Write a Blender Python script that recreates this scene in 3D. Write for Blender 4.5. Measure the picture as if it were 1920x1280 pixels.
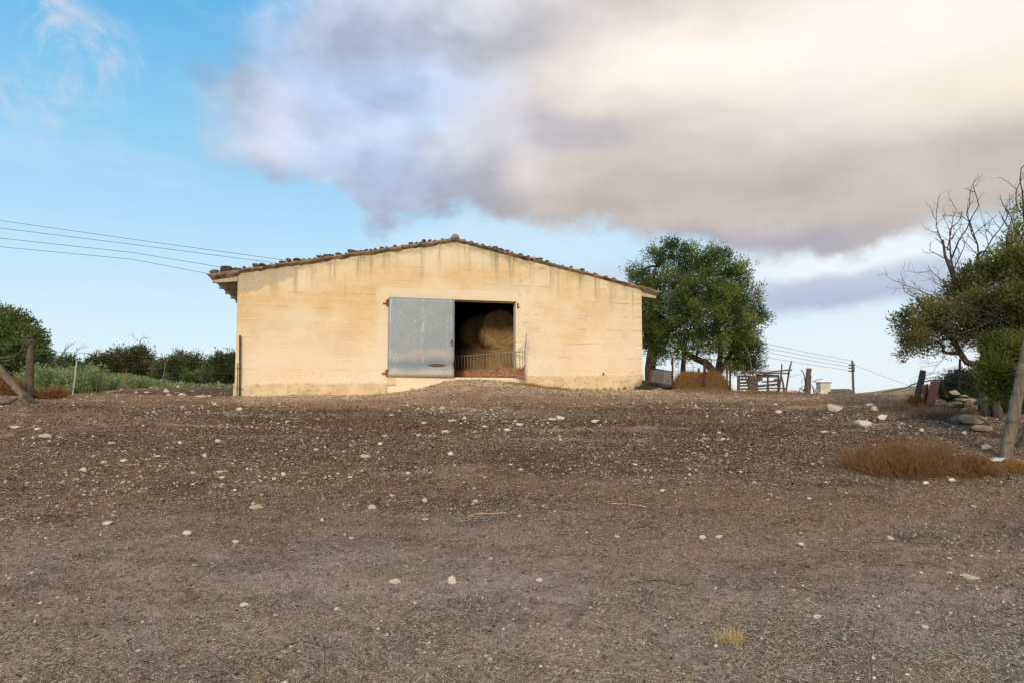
import bpy, math, random
import numpy as np
from mathutils import Vector, Matrix
for o in list(bpy.data.objects): bpy.data.objects.remove(o)
SC = bpy.context.scene
COL = SC.collection
R = math.radians
RNG = np.random.default_rng(7)
random.seed(7)

# ------------------------------------------------------------------ camera
F = 1280.0; HOR = 737.0; EYE = 1.6
TP = (HOR-640)/F; PITCH = math.atan(TP)
cam = bpy.data.cameras.new('camera'); camo = bpy.data.objects.new('camera', cam); COL.objects.link(camo)
camo.location = (0, 0, EYE); camo.rotation_euler = (R(90)+PITCH, 0, 0)
cam.sensor_width = 36; cam.lens = 24; cam.clip_start = 0.05; cam.clip_end = 6000
SC.camera = camo
SC.render.resolution_x = 1024; SC.render.resolution_y = 682

def ray(px, py):
    sx = (px-960)/F; sy = (640-py)/F
    return Vector((sx, math.cos(PITCH)-sy*math.sin(PITCH), math.sin(PITCH)+sy*math.cos(PITCH)))
def P(px, py, d):
    r = ray(px, py); r = r*(d/r.y)
    return Vector((r.x, r.y, r.z+EYE))
def AE(px, py):
    r = ray(px, py).normalized()
    return math.atan2(r.x, r.y), math.asin(r.z)

# ------------------------------------------------------------------ light
SUN_AZ = R(187)      # compass bearing the light comes from (0 = +Y, clockwise): behind the camera, to the left
SUN_EL = R(23)
EXPO = 0.0
SC.view_settings.view_transform = 'Standard'; SC.view_settings.look = 'None'
SC.view_settings.exposure = EXPO; SC.view_settings.gamma = 1.0; SC.view_settings.use_curve_mapping = False
SUN_STRENGTH = 2.45
sun = bpy.data.lights.new('sun', 'SUN'); suno = bpy.data.objects.new('sun', sun); COL.objects.link(suno)
sun.energy = SUN_STRENGTH; sun.angle = R(13); sun.color = (1.0, 0.84, 0.64)
sd = Vector((math.sin(SUN_AZ)*math.cos(SUN_EL), math.cos(SUN_AZ)*math.cos(SUN_EL), math.sin(SUN_EL)))
suno.rotation_euler = sd.to_track_quat('Z', 'Y').to_euler(); suno.location = (0, -5, 30)

# ------------------------------------------------------------------ sky
W = bpy.data.worlds.new('World'); SC.world = W; W.use_nodes = True
def build_world():
    nt = W.node_tree; nt.nodes.clear(); N = nt.nodes; L = nt.links
    def n(t, **k):
        x = N.new(t)
        for a, b in k.items(): setattr(x, a, b)
        return x
    def put(sock, v):
        if hasattr(v, 'is_output') or hasattr(v, 'links'): L.new(v, sock)
        else: sock.default_value = v
    def m(op, a, b=None, c=None, clamp=False):
        x = n('ShaderNodeMath', operation=op, use_clamp=clamp); put(x.inputs[0], a)
        if b is not None: put(x.inputs[1], b)
        if c is not None: put(x.inputs[2], c)
        return x.outputs[0]
    def ss(v, lo, hi):
        x = n('ShaderNodeMapRange', interpolation_type='SMOOTHSTEP'); put(x.inputs[0], v)
        put(x.inputs[1], lo); put(x.inputs[2], hi); x.inputs[3].default_value = 0; x.inputs[4].default_value = 1
        return x.outputs[0]
    def mix(f, a, b):
        x = n('ShaderNodeMix', data_type='RGBA'); put(x.inputs[0], f)
        for s, v in ((x.inputs[6], a), (x.inputs[7], b)):
            if isinstance(v, tuple): s.default_value = (*v[:3], 1)
            else: L.new(v, s)
        return x.outputs[2]
    def noise(vec, scale, det=6, rough=.55, sc=(1, 1, 1), loc=(0, 0, 0), dist=0):
        mp = n('ShaderNodeMapping'); L.new(vec, mp.inputs[0]); mp.inputs['Scale'].default_value = sc; mp.inputs['Location'].default_value = loc
        x = n('ShaderNodeTexNoise'); L.new(mp.outputs[0], x.inputs['Vector']); x.inputs['Scale'].default_value = scale
        x.inputs['Detail'].default_value = det; x.inputs['Roughness'].default_value = rough; x.inputs['Distortion'].default_value = dist
        return m('SUBTRACT', x.outputs[0], 0.5)
    def curve(v, pts, lo, hi, vlo, vhi):
        t = m('DIVIDE', m('SUBTRACT', v, lo), hi-lo, clamp=True)
        c = n('ShaderNodeFloatCurve'); put(c.inputs[1], t); cu = c.mapping.curves[0]
        q = [((a-lo)/(hi-lo), (b-vlo)/(vhi-vlo)) for a, b in pts]
        cu.points[0].location = q[0]; cu.points[1].location = q[-1]
        for p in q[1:-1]: cu.points.new(*p)
        c.mapping.update()
        return m('ADD', m('MULTIPLY', c.outputs[0], vhi-vlo), vlo)
    tc = n('ShaderNodeTexCoord'); D = tc.outputs['Generated']
    sp = n('ShaderNodeSeparateXYZ'); L.new(D, sp.inputs[0])
    az0 = m('ARCTAN2', sp.outputs[0], sp.outputs[1]); el0 = m('ARCSINE', sp.outputs[2])
    cb = n('ShaderNodeCombineXYZ'); L.new(az0, cb.inputs[0]); L.new(m('MULTIPLY', el0, 1.15), cb.inputs[1]); V = cb.outputs[0]
    nz = noise(V, 5.5, 6, .52, loc=(3.3, 1.2, 0)); nz2 = noise(V, 5.0, 6, .52, loc=(9.1, 5.2, 2)); fine = noise(V, 26, 4, .55, loc=(1, 2, 3))
    az = m('ADD', az0, m('MULTIPLY', nz, .20)); el = m('ADD', el0, m('ADD', m('MULTIPLY', nz2, .10), m('MULTIPLY', fine, .010)))
    low = [(-200, 250), (300, 300), (420, 335), (500, 350), (580, 365), (660, 400), (720, 436), (780, 408), (860, 408), (950, 436), (1050, 440), (1180, 440),
           (1250, 470), (1330, 462), (1450, 490), (1530, 478), (1600, 486), (1690, 462), (1780, 440), (1920, 405), (2150, 360)]
    lp = [AE(a, b) for a, b in low]
    lowv = curve(az, lp, -0.9, 0.9, 0, 0.6)
    lef = [AE(a, b) for a, b in [(560, 480), (450, 360), (392, 310), (382, 200), (388, 160), (430, 120), (450, 60), (480, 0), (540, -160), (700, -500)]]
    lefv = curve(el, [(e, a) for a, e in lef], 0.1, 1.0, -0.7, 0.3)
    h = m('SUBTRACT', el, lowv); hl = m('SUBTRACT', az, lefv)
    edge = m('ADD', m('MULTIPLY', fine, .04), m('MULTIPLY', noise(V, 11, 6, .58, loc=(7, 1, 4)), .055))
    mask = m('MULTIPLY', ss(m('ADD', h, edge), -.008, .032), ss(m('ADD', hl, m('MULTIPLY', edge, 2.0)), -.055, .085))
    # colours (display-linear), clear sky first
    sky = n('ShaderNodeTexSky'); sky.sky_type = 'NISHITA'; sky.sun_disc = False
    sky.sun_elevation = SUN_EL; sky.sun_rotation = SUN_AZ; sky.air_density = 1.0; sky.dust_density = .6; sky.ozone_density = 2.2
    K = 10.0/(2**EXPO)
    def C(r, g, b, k=1.0):
        f = lambda v: ((v/255+.055)/1.055)**2.4 if v > 10 else v/255/12.92
        return (f(r)*K*k, f(g)*K*k, f(b)*K*k)
    # pale air toward the horizon
    blue = n('ShaderNodeVectorMath', operation='MULTIPLY'); L.new(sky.outputs[0], blue.inputs[0]); blue.inputs[1].default_value = (1.12, 1.55, 1.75)
    grad = n('ShaderNodeValToRGB'); L.new(m('DIVIDE', el0, 0.62, clamp=True), grad.inputs[0])
    r_ = grad.color_ramp; r_.elements[0].position = 0; r_.elements[1].position = 1
    stops = [(0, C(232, 242, 248)), (.12, C(220, 240, 250)), (.3, C(194, 229, 250)), (.5, C(156, 213, 246)), (.75, C(112, 190, 238)), (1, C(86, 170, 226))]
    r_.elements[0].color = (*stops[0][1], 1); r_.elements[1].color = (*stops[-1][1], 1)
    for p_, c_ in stops[1:-1]:
        e = r_.elements.new(p_); e.color = (*c_, 1)
    # the ramp holds values above one divided by K
    for e in r_.elements: e.color = tuple(v/K for v in e.color[:3])+(1,)
    gs = n('ShaderNodeVectorMath', operation='SCALE'); L.new(grad.outputs[0], gs.inputs[0]); gs.inputs['Scale'].default_value = K
    clear = mix(.92, blue.outputs[0], gs.outputs[0])
    # the right half of the low sky is whiter
    clear = mix(m('MULTIPLY', ss(az0, -.1, .45), m('MULTIPLY', ss(el0, .34, .02), .55)), clear, C(238, 243, 247))
    # faint wisps, upper left
    w = noise(V, 7.5, 6, .6, sc=(1.3, 1, 1), loc=(2.2, 7.7, 0), dist=.6)
    def blob(px, py, rx, ry, soft=1.0, a=None, e=None):
        a0, e0 = AE(px, py); A = az if a is None else a; E = el if e is None else e
        dx = m('DIVIDE', m('SUBTRACT', A, a0), rx/F); dy = m('DIVIDE', m('SUBTRACT', E, e0), ry/F)
        dd = m('SQRT', m('ADD', m('MULTIPLY', dx, dx), m('MULTIPLY', dy, dy)))
        return ss(dd, 1.0+.3*soft, 1.0-.7*soft)
    wm = m('MULTIPLY', m('MAXIMUM', blob(95, 50, 95, 110), m('MAXIMUM', m('MULTIPLY', blob(205, 115, 60, 80), .8), m('MULTIPLY', blob(105, 165, 60, 80), .6))), ss(w, -.07, .13))
    clear = mix(m('MULTIPLY', wm, .85), clear, C(222, 222, 234))
    w2 = m('MULTIPLY', ss(noise(V, 5, 5, .6, sc=(.8, 2.2, 1), loc=(5, 0, 1)), 0.0, .22), .18)
    clear = mix(w2, clear, C(232, 240, 247))
    # cloud body: large tonal areas, then relief from noise sampled twice toward the light (upper right)
    def relief(scale, sc, loc, det, rough, dx, dy):
        a = noise(V2, scale, det, rough, sc=sc, loc=loc); b = noise(V2, scale, det, rough, sc=sc, loc=(loc[0]+dx*sc[0], loc[1]+dy*sc[1], loc[2]))
        return m('SUBTRACT', a, b)
    cbv = n('ShaderNodeCombineXYZ'); L.new(m('ADD', az0, m('MULTIPLY', nz2, .10)), cbv.inputs[0]); L.new(m('ADD', m('MULTIPLY', el0, 1.15), m('MULTIPLY', nz, .08)), cbv.inputs[1]); V2 = cbv.outputs[0]
    r1 = relief(4.2, (1, 1.25, 1), (3, 2, 0), 5, .5, .045, .06); r2 = relief(3.4, (.6, 1.7, 1), (6, 2, 0), 4, .45, .03, .075)
    tone = noise(V2, 3.0, 5, .48, sc=(.9, 1.3, 1), loc=(4, 7, 1)); tone2 = noise(V2, 2.2, 4, .45, sc=(.5, 1.8, 1), loc=(1, 4, 6))
    lefty = ss(az0, .14, -.12)
    base = mix(ss(az0, -.24, .14), C(184, 198, 226), C(212, 202, 194))
    base = mix(m('MULTIPLY', m('MULTIPLY', ss(tone, .0, .17), .65), lefty), base, C(212, 218, 232))
    base = mix(m('MULTIPLY', m('MULTIPLY', ss(tone, -.02, -.22), .4), lefty), base, C(164, 180, 212))
    rt = ss(az0, -.05, .2)
    base = mix(m('MULTIPLY', m('MULTIPLY', ss(tone2, .0, .16), .5), rt), base, C(232, 217, 204))
    base = mix(m('MULTIPLY', m('MULTIPLY', ss(tone2, -.01, -.20), .35), m('MULTIPLY', rt, ss(el0, .50, .30))), base, C(192, 183, 177))
    # upper band brightening to cream on the right
    br = m('ADD', m('ADD', m('MULTIPLY', az0, .22), el0), m('ADD', m('MULTIPLY', tone2, .30), m('MULTIPLY', tone, .12)))
    base = mix(m('MULTIPLY', m('MULTIPLY', ss(br, .31, .55), ss(az0, -.20, .16)), .92), base, C(250, 236, 222))
    base = mix(m('MULTIPLY', blob(470, 240, 110, 120, 1), .55), base, C(222, 224, 235))
    base = mix(m('MULTIPLY', blob(760, 120, 200, 110, 1.2), .45), base, C(176, 202, 238))
    base = mix(m('MULTIPLY', blob(620, 70, 200, 90, 1.2), .6), base, C(188, 206, 234))
    base = mix(m('MULTIPLY', blob(790, 238, 55, 22, 1.2), .45), base, C(190, 220, 248))
    base = mix(m('MULTIPLY', blob(860, 290, 60, 60, 1), .45), base, C(224, 222, 232))
    base = mix(m('MULTIPLY', blob(1010, 355, 90, 42, 1), .5), base, C(236, 222, 214))
    base = mix(m('MULTIPLY', blob(740, 335, 130, 50, 1), .5), base, C(164, 176, 206))
    base = mix(m('MULTIPLY', blob(1060, 240, 190, 50, 1), .55), base, C(186, 183, 194))
    # shaded underside
    under = m('MULTIPLY', ss(m('ADD', h, m('MULTIPLY', tone, .10)), .07, .0), .75)
    base = mix(under, base, mix(ss(az0, -.24, .08), C(176, 184, 206), C(182, 173, 170)))
    base = mix(m('MULTIPLY', blob(1400, 455, 290, 50, 1), .75), base, C(166, 164, 178))
    base = mix(m('MULTIPLY', blob(1870, 310, 230, 90, 1.2), .6), base, C(188, 176, 168))
    base = mix(m('MULTIPLY', blob(860, 30, 380, 90, 1.3), .7), base, C(214, 216, 228))
    # relief
    rl = m('MULTIPLY', m('ADD', m('MULTIPLY', r1, lefty), m('MULTIPLY', m('ADD', m('MULTIPLY', r2, .55), m('MULTIPLY', r1, .25)), m('SUBTRACT', 1.0, lefty))), 1.7)
    gain = m('ADD', 1.0, m('MAXIMUM', m('MINIMUM', rl, .22), -.24))
    gv = n('ShaderNodeVectorMath', operation='SCALE'); L.new(base, gv.inputs[0]); put(gv.inputs['Scale'], gain); base = gv.outputs[0]
    # glow where the sun stands behind the cloud
    base = mix(m('MULTIPLY', blob(1800, 20, 340, 150, 1.3, az0, el0), .85), base, C(255, 250, 240, 1.05))
    base = mix(m('MULTIPLY', blob(1900, 140, 200, 60, 1.3), .4), base, C(255, 238, 205))
    sm = mask
    # bright gap, then the separate grey bank low on the right
    clear = mix(m('MULTIPLY', blob(1600, 480, 260, 80, 1), .85), clear, C(244, 250, 253)); clear = mix(m('MULTIPLY', blob(980, 450, 280, 60, 1), .5), clear, C(224, 240, 250))
    clear = mix(m('MULTIPLY', m('MAXIMUM', m('MAXIMUM', blob(1560, 545, 200, 40, .8), blob(1700, 535, 330, 38, .8)), m('MULTIPLY', blob(1160, 505, 60, 26, 1), .7)), .97), clear, mix(ss(el0, .11, .19), C(180, 192, 214), C(206, 217, 232)))
    clear = mix(m('MULTIPLY', blob(600, 352, 30, 14, 1), .3), clear, C(238, 236, 243))
    clear = mix(m('MULTIPLY', blob(370, 145, 32, 32, 1), .4), clear, C(138, 168, 206))
    out = mix(m('MULTIPLY', sm, .96), clear, base)
    # behind and overhead: ordinary broken cloud over blue
    bg = n('ShaderNodeBackground'); L.new(out, bg.inputs[0]); bg.inputs[1].default_value = 0.1
    o = n('ShaderNodeOutputWorld'); L.new(bg.outputs[0], o.inputs[0])
build_world()

# ------------------------------------------------------------------ numpy noise and terrain
def _h(ix, iy, s):
    v = (ix.astype(np.int64)*374761393 + iy.astype(np.int64)*668265263 + s*974711) & 0xffffffff
    v = ((v ^ (v >> 13))*1274126177) & 0xffffffff
    return ((v ^ (v >> 16)) & 0xffff)/65535.0
def vn(x, y, s=0):
    x = np.asarray(x, float); y = np.asarray(y, float)
    ix = np.floor(x); iy = np.floor(y); fx = x-ix; fy = y-iy
    fx = fx*fx*(3-2*fx); fy = fy*fy*(3-2*fy)
    a = _h(ix, iy, s); b = _h(ix+1, iy, s); c = _h(ix, iy+1, s); d = _h(ix+1, iy+1, s)
    return (a*(1-fx)+b*fx)*(1-fy)+(c*(1-fx)+d*fx)*fy-.5
BX0, BY0 = P(442.5, 640, 22.5).xy
YAW = R(14.2)
Wv = Vector((math.cos(YAW), math.sin(YAW), 0)); Dv = Vector((-math.sin(YAW), math.cos(YAW), 0))
def wall_uz(px, py, v=0.0):
    r = ray(px, py); o = Vector((0, 0, EYE)); c = Vector((BX0, BY0, 0))+Dv*v
    t = (c-o).dot(Dv)/r.dot(Dv); p = o+r*t
    return (p-c).dot(Wv), p.z
def BW(u, v, z): 
    p = Vector((BX0, BY0, 0))+Wv*u+Dv*v
    return Vector((p.x, p.y, z))
ULEN = wall_uz(1204, 640)[0]
DU0 = wall_uz(729, 640)[0]; DU1 = wall_uz(967, 640)[0]
ZFLOOR = wall_uz(850, 706.5)[1]
_py = np.array([-60, -10, 0, 3.8, 8, 12, 16, 20, 23, 27, 40, 80, 160, 400, 2500.])
_pz = np.array([-1.0, -.1, 0, .02, .33, .74, 1.13, 1.43, 1.54, 1.57, 1.50, 1.1, -.6, -9, -90.])
def gbase(x, y):
    x = np.asarray(x, float); y = np.asarray(y, float)
    z = 0
    for o, w in ((-1.2, .25), (0, .5), (1.2, .25)): z = z+w*np.interp(y+o, _py, _pz)
    # mound of earth up to the doorway
    u = (x-BX0)*Wv.x+(y-BY0)*Wv.y; v = (x-BX0)*Dv.x+(y-BY0)*Dv.y
    uc = (DU0+DU1)/2+.5
    m = np.exp(-(np.abs(u-uc)/np.where(u < uc, 2.0, 2.4))**2.2)*np.exp(-(np.minimum(v+.2, 0)/3.4)**2)
    top = ZFLOOR-.12
    z = z+np.maximum(top-z, 0)*m*np.where(v > .5, 0.0, 1.0)
    z = z+.22*np.exp(-((u-ULEN)/4.0)**2)*np.exp(-(v/3.0)**2)
    # stubble rise on the right, slightly raised verge on the left and the right
    z = z+1.0*np.exp(-((x-33.5)/4.2)**2-((y-52)/11)**2)
    z = z+.30*np.exp(-((x+12.8)/3.2)**2-((y-27)/2.2)**2)
    z = z+.13*np.exp(-((x+15)/4)**2-((y-19)/4)**2)
    z = z+.10*np.exp(-((x-10.5)/2.5)**2-((y-14)/3)**2)
    z = z+.05*vn(x/3.1, y/3.1, 1)+.045*vn(x/1.1, y/1.1, 2)
    return z
def g(x, y):
    x = np.asarray(x, float); y = np.asarray(y, float)
    z = gbase(x, y)
    near = np.clip(1-(np.hypot(x, y)-30)/20, 0, 1)
    z = z+near*(.040*vn(x/.37, y/.37, 3)+.028*vn(x/.13+4, y/.13, 4)+.018*vn(x/.052, y/.052, 5))
    return z
def gz(x, y): return float(g(np.array([x]), np.array([y]))[0])
def at(px, d):
    x = (px-960)/F*d*math.sqrt(1+TP*TP)*1.0
    # horizontal position of the pixel column at depth d near the horizon row
    x = P(px, 737, d).x
    return Vector((x, d, gz(x, d)))
def hit(px, py, dmax=60):
    r = ray(px, py); ts = np.geomspace(2.0, dmax, 1400); k = 1/r.y
    X = r.x*k*ts; Z = EYE+r.z*k*ts
    G = gbase(X, ts); i = np.argmax(Z < G)
    if not (Z < G).any(): i = len(ts)-1
    return Vector((X[i], ts[i], gz(X[i], ts[i])))

# ------------------------------------------------------------------ object helpers
WM = {}
def tag(o, label=None, cat=None, group=None, kind=None):
    if label: o['label'] = label
    if cat: o['category'] = cat
    if group: o['group'] = group
    if kind: o['kind'] = kind
    return o
def root(name, label, cat, loc, rz=0, group=None):
    o = bpy.data.objects.new(name, None); COL.objects.link(o); o.empty_display_size = .3
    o.location = loc; o.rotation_euler = (0, 0, rz)
    WM[o.name] = Matrix.Translation(Vector(loc)) @ Matrix.Rotation(rz, 4, 'Z')
    return tag(o, label, cat, group)
class MB:
    def __init__(s): s.v = []; s.f = []; s.n = 0; s.smooth = False
    def add(s, v, f):
        v = np.asarray(v, float).reshape(-1, 3); s.v.append(v)
        for q in f: s.f.append([i+s.n for i in q])
        s.n += len(v); return s
    def box(s, c, size, M=None, jit=0):
        x, y, z = [k/2 for k in size]
        v = np.array([(a, b, d) for d in (-z, z) for a, b in ((-x, -y), (x, -y), (x, y), (-x, y))])
        if jit: v = v+RNG.normal(0, jit, v.shape)
        if M is not None: v = v @ np.array(M.to_3x3()).T
        s.add(v+np.array(c), [(0, 3, 2, 1), (4, 5, 6, 7), (0, 1, 5, 4), (1, 2, 6, 5), (2, 3, 7, 6), (3, 0, 4, 7)]); return s
    def beam(s, a, b, w, h, up=(0, 0, 1), jit=0):
        a = Vector(a); b = Vector(b); d = (b-a); L_ = d.length; d.normalize()
        sd_ = d.cross(Vector(up)).normalized(); u_ = sd_.cross(d)
        M = Matrix((sd_, d, u_)).transposed()
        return s.box((a+b)/2, (w, L_, h), M, jit)
    def tube(s, pts, rad, k=6, cap=True, rough=0):
        pts = [Vector(p) for p in pts]; n_ = len(pts)
        if not hasattr(rad, '__len__'): rad = [rad]*n_
        V = []; up = Vector((0.13, .21, 1)).normalized(); prev = None
        for i, p in enumerate(pts):
            t = (pts[min(i+1, n_-1)]-pts[max(i-1, 0)])
            if t.length < 1e-9: t = Vector((0, 0, 1))
            t.normalize()
            if prev is None: a = t.cross(up); a = a if a.length > .05 else t.cross(Vector((1, 0, 0)))
            else: a = prev-t*prev.dot(t)
            a.normalize(); prev = a; b = t.cross(a)
            for j in range(k):
                an = 2*math.pi*j/k; r_ = rad[i]*(1+(random.uniform(-rough, rough) if rough else 0))
                V.append(p+a*math.cos(an)*r_+b*math.sin(an)*r_)
        Fc = [(i*k+j, i*k+(j+1) % k, (i+1)*k+(j+1) % k, (i+1)*k+j) for i in range(n_-1) for j in range(k)]
        if cap: Fc += [tuple(range(k))[::-1], tuple((n_-1)*k+j for j in range(k))]
        s.add([tuple(v) for v in V], Fc); return s
    def arr(s): return np.concatenate(s.v) if s.v else np.zeros((0, 3))
def finish(me, m_, smooth=False):
    if m_ is not None: me.materials.append(m_)
    if smooth: me.polygons.foreach_set('use_smooth', [True]*len(me.polygons))
    me.update()
def link(name, me, parent=None, loc=None):
    o = bpy.data.objects.new(name, me); COL.objects.link(o)
    if parent is not None: o.parent = parent; WM[o.name] = WM[parent.name]
    else:
        WM[o.name] = Matrix.Translation(Vector(loc)) if loc is not None else Matrix.Identity(4)
        if loc is not None: o.location = loc
    return o
def part(name, mb, m_, parent=None, loc=None, smooth=False):
    """mesh given in world coordinates -> object (child of parent, or top-level with origin at loc)"""
    v = mb.arr()
    M = WM[parent.name].inverted() if parent is not None else (Matrix.Translation(-Vector(loc)) if loc is not None else Matrix.Identity(4))
    A = np.array(M); v = v @ A[:3, :3].T+A[:3, 3]
    me = bpy.data.meshes.new(name); me.from_pydata(v.tolist(), [], mb.f); finish(me, m_, smooth)
    return link(name, me, parent, loc)
def fastmesh(name, v, k, m_, parent=None, loc=None, smooth=False, nf=None, idx=None):
    """v: (n*k,3) world; consecutive k verts make a face, or idx: (m,k)"""
    v = np.asarray(v, float).reshape(-1, 3)
    M = WM[parent.name].inverted() if parent is not None else (Matrix.Translation(-Vector(loc)) if loc is not None else Matrix.Identity(4))
    A = np.array(M); v = v @ A[:3, :3].T+A[:3, 3]
    if idx is None: idx = np.arange(len(v)).reshape(-1, k)
    idx = np.asarray(idx, np.int32)
    me = bpy.data.meshes.new(name); me.vertices.add(len(v)); me.vertices.foreach_set('co', v.astype(np.float32).ravel())
    me.loops.add(idx.size); me.loops.foreach_set('vertex_index', idx.ravel())
    me.polygons.add(len(idx)); me.polygons.foreach_set('loop_start', np.arange(len(idx), dtype=np.int32)*k)
    me.polygons.foreach_set('loop_total', np.full(len(idx), k, np.int32))
    me.update(calc_edges=True); me.validate(); finish(me, m_, smooth)
    return link(name, me, parent, loc)
def prisms(A, B, ra, rb, k=3):
    """many straight thin prisms at once: returns verts and quad idx"""
    A = np.asarray(A, float); B = np.asarray(B, float); n_ = len(A)
    t = B-A; t /= np.linalg.norm(t, axis=1, keepdims=True)+1e-9
    up = np.where(np.abs(t[:, 2:3]) > .9, np.array([[1., 0, 0]]), np.array([[0, 0, 1.]]))
    a = np.cross(t, up); a /= np.linalg.norm(a, axis=1, keepdims=True)+1e-9; b = np.cross(t, a)
    ra = np.broadcast_to(ra, n_)[:, None]; rb = np.broadcast_to(rb, n_)[:, None]
    rings = []
    for base, r_ in ((A, ra), (B, rb)):
        for j in range(k):
            an = 2*math.pi*j/k; rings.append(base+r_*(a*math.cos(an)+b*math.sin(an)))
    V = np.stack(rings, 1).reshape(-1, 3)
    q = np.array([(j, (j+1) % k, k+(j+1) % k, k+j) for j in range(k)])
    idx = (np.arange(n_)[:, None, None]*2*k+q[None]).reshape(-1, 4)
    return V, idx
def join(parts):
    off = 0; V = []; I = []
    for v, i in parts: V.append(v); I.append(i+off); off += len(v)
    return np.concatenate(V), np.concatenate(I)

# ------------------------------------------------------------------ materials
def lin(r, g_, b): return tuple(((v/255+.055)/1.055)**2.4 for v in (r, g_, b))
class Mat:
    def __init__(s, name, rough=.85, metal=0, spec=.25):
        s.m = bpy.data.materials.new(name); s.m.use_nodes = True; s.nt = s.m.node_tree; s.N = s.nt.nodes; s.L = s.nt.links
        s.b = s.N['Principled BSDF']; s.b.inputs['Roughness'].default_value = rough; s.b.inputs['Metallic'].default_value = metal
        s.b.inputs['Specular IOR Level'].default_value = spec
        s.tc = s.N.new('ShaderNodeTexCoord'); s.vec = s.tc.outputs['Object']
    def put(s, sock, v):
        if hasattr(v, 'links'): s.L.new(v, sock)
        elif isinstance(v, tuple) and len(v) == 3 and sock.type == 'RGBA': sock.default_value = (*v, 1)
        else: sock.default_value = v
    def mp(s, sc=(1, 1, 1), loc=(0, 0, 0), rot=(0, 0, 0)):
        x = s.N.new('ShaderNodeMapping'); s.L.new(s.vec, x.inputs[0]); x.inputs['Scale'].default_value = sc
        x.inputs['Location'].default_value = loc; x.inputs['Rotation'].default_value = rot; return x.outputs[0]
    def noise(s, scale, det=5, rough=.55, sc=(1, 1, 1), loc=(0, 0, 0), dist=0):
        x = s.N.new('ShaderNodeTexNoise'); s.L.new(s.mp(sc, loc), x.inputs['Vector']); x.inputs['Scale'].default_value = scale
        x.inputs['Detail'].default_value = det; x.inputs['Roughness'].default_value = rough; x.inputs['Distortion'].default_value = dist
        return x.outputs[0]
    def vor(s, scale, feature='F1', sc=(1, 1, 1), out='Distance', rnd=1):
        x = s.N.new('ShaderNodeTexVoronoi'); x.feature = feature; s.L.new(s.mp(sc), x.inputs['Vector']); x.inputs['Scale'].default_value = scale
        x.inputs['Randomness'].default_value = rnd
        return x.outputs[out]
    def ma(s, op, a, b=0.0, clamp=False):
        x = s.N.new('ShaderNodeMath'); x.operation = op; x.use_clamp = clamp; s.put(x.inputs[0], a); s.put(x.inputs[1], b); return x.outputs[0]
    def ss(s, v, lo, hi):
        x = s.N.new('ShaderNodeMapRange'); x.interpolation_type = 'SMOOTHSTEP'; s.put(x.inputs[0], v); x.inputs[1].default_value = lo; x.inputs[2].default_value = hi
        return x.outputs[0]
    def mix(s, f, a, b, mode='MIX'):
        x = s.N.new('ShaderNodeMix'); x.data_type = 'RGBA'; x.blend_type = mode; s.put(x.inputs[0], f); s.put(x.inputs[6], a); s.put(x.inputs[7], b); return x.outputs[2]
    def island(s):
        x = s.N.new('ShaderNodeNewGeometry'); return x.outputs['Random Per Island']
    def ramp(s, f, stops):
        x = s.N.new('ShaderNodeValToRGB'); s.put(x.inputs[0], f); r_ = x.color_ramp
        r_.elements[0].position, r_.elements[0].color = stops[0][0], (*stops[0][1], 1)
        r_.elements[1].position, r_.elements[1].color = stops[-1][0], (*stops[-1][1], 1)
        for p_, c_ in stops[1:-1]:
            e = r_.elements.new(p_); e.color = (*c_, 1)
        return x.outputs[0]
    def col(s, v): s.put(s.b.inputs['Base Color'], v); return s
    def bump(s, hgt, strength=.5, dist=.02):
        x = s.N.new('ShaderNodeBump'); s.put(x.inputs['Height'], hgt); x.inputs['Strength'].default_value = strength; x.inputs['Distance'].default_value = dist
        s.L.new(x.outputs[0], s.b.inputs['Normal']); return s
def simple(name, c1, c2, scale=4, rough=.85, bump=.4, dist=.01, sc=(1, 1, 1), metal=0, c3=None, det=6):
    m = Mat(name, rough, metal); n1 = m.noise(scale, det, .6, sc)
    c = m.mix(m.ss(n1, .32, .68), c1, c2)
    if c3: c = m.mix(m.ss(m.noise(scale*2.7, 5, .6, sc, (5, 3, 1)), .52, .72), c, c3)
    m.col(c); m.bump(m.noise(scale*5, 6, .65, sc), bump, dist); return m.m
def leafmat(name, cols, transl=.3, rough=.55):
    m = Mat(name, rough, 0, .3); isl = m.island()
    st = [(i/(len(cols)-1), c) for i, c in enumerate(cols)]
    big = m.noise(1.3, 5, .65)
    c = m.ramp(m.ma('ADD', m.ma('MULTIPLY', isl, .30), m.ma('MULTIPLY', m.ss(big, .38, .62), .70)), st)
    m.col(c)
    tr = m.N.new('ShaderNodeBsdfTranslucent'); m.put(tr.inputs[0], c)
    mx = m.N.new('ShaderNodeMixShader'); mx.inputs[0].default_value = transl
    out = [x for x in m.N if x.type == 'OUTPUT_MATERIAL'][0]
    m.L.new(m.b.outputs[0], mx.inputs[1]); m.L.new(tr.outputs[0], mx.inputs[2]); m.L.new(mx.outputs[0], out.inputs[0])
    return m.m
def twigmat(name, cols, rough=.9):
    m = Mat(name, rough, 0, .2); m.col(m.ramp(m.island(), [(i/(len(cols)-1), c) for i, c in enumerate(cols)])); return m.m

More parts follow.
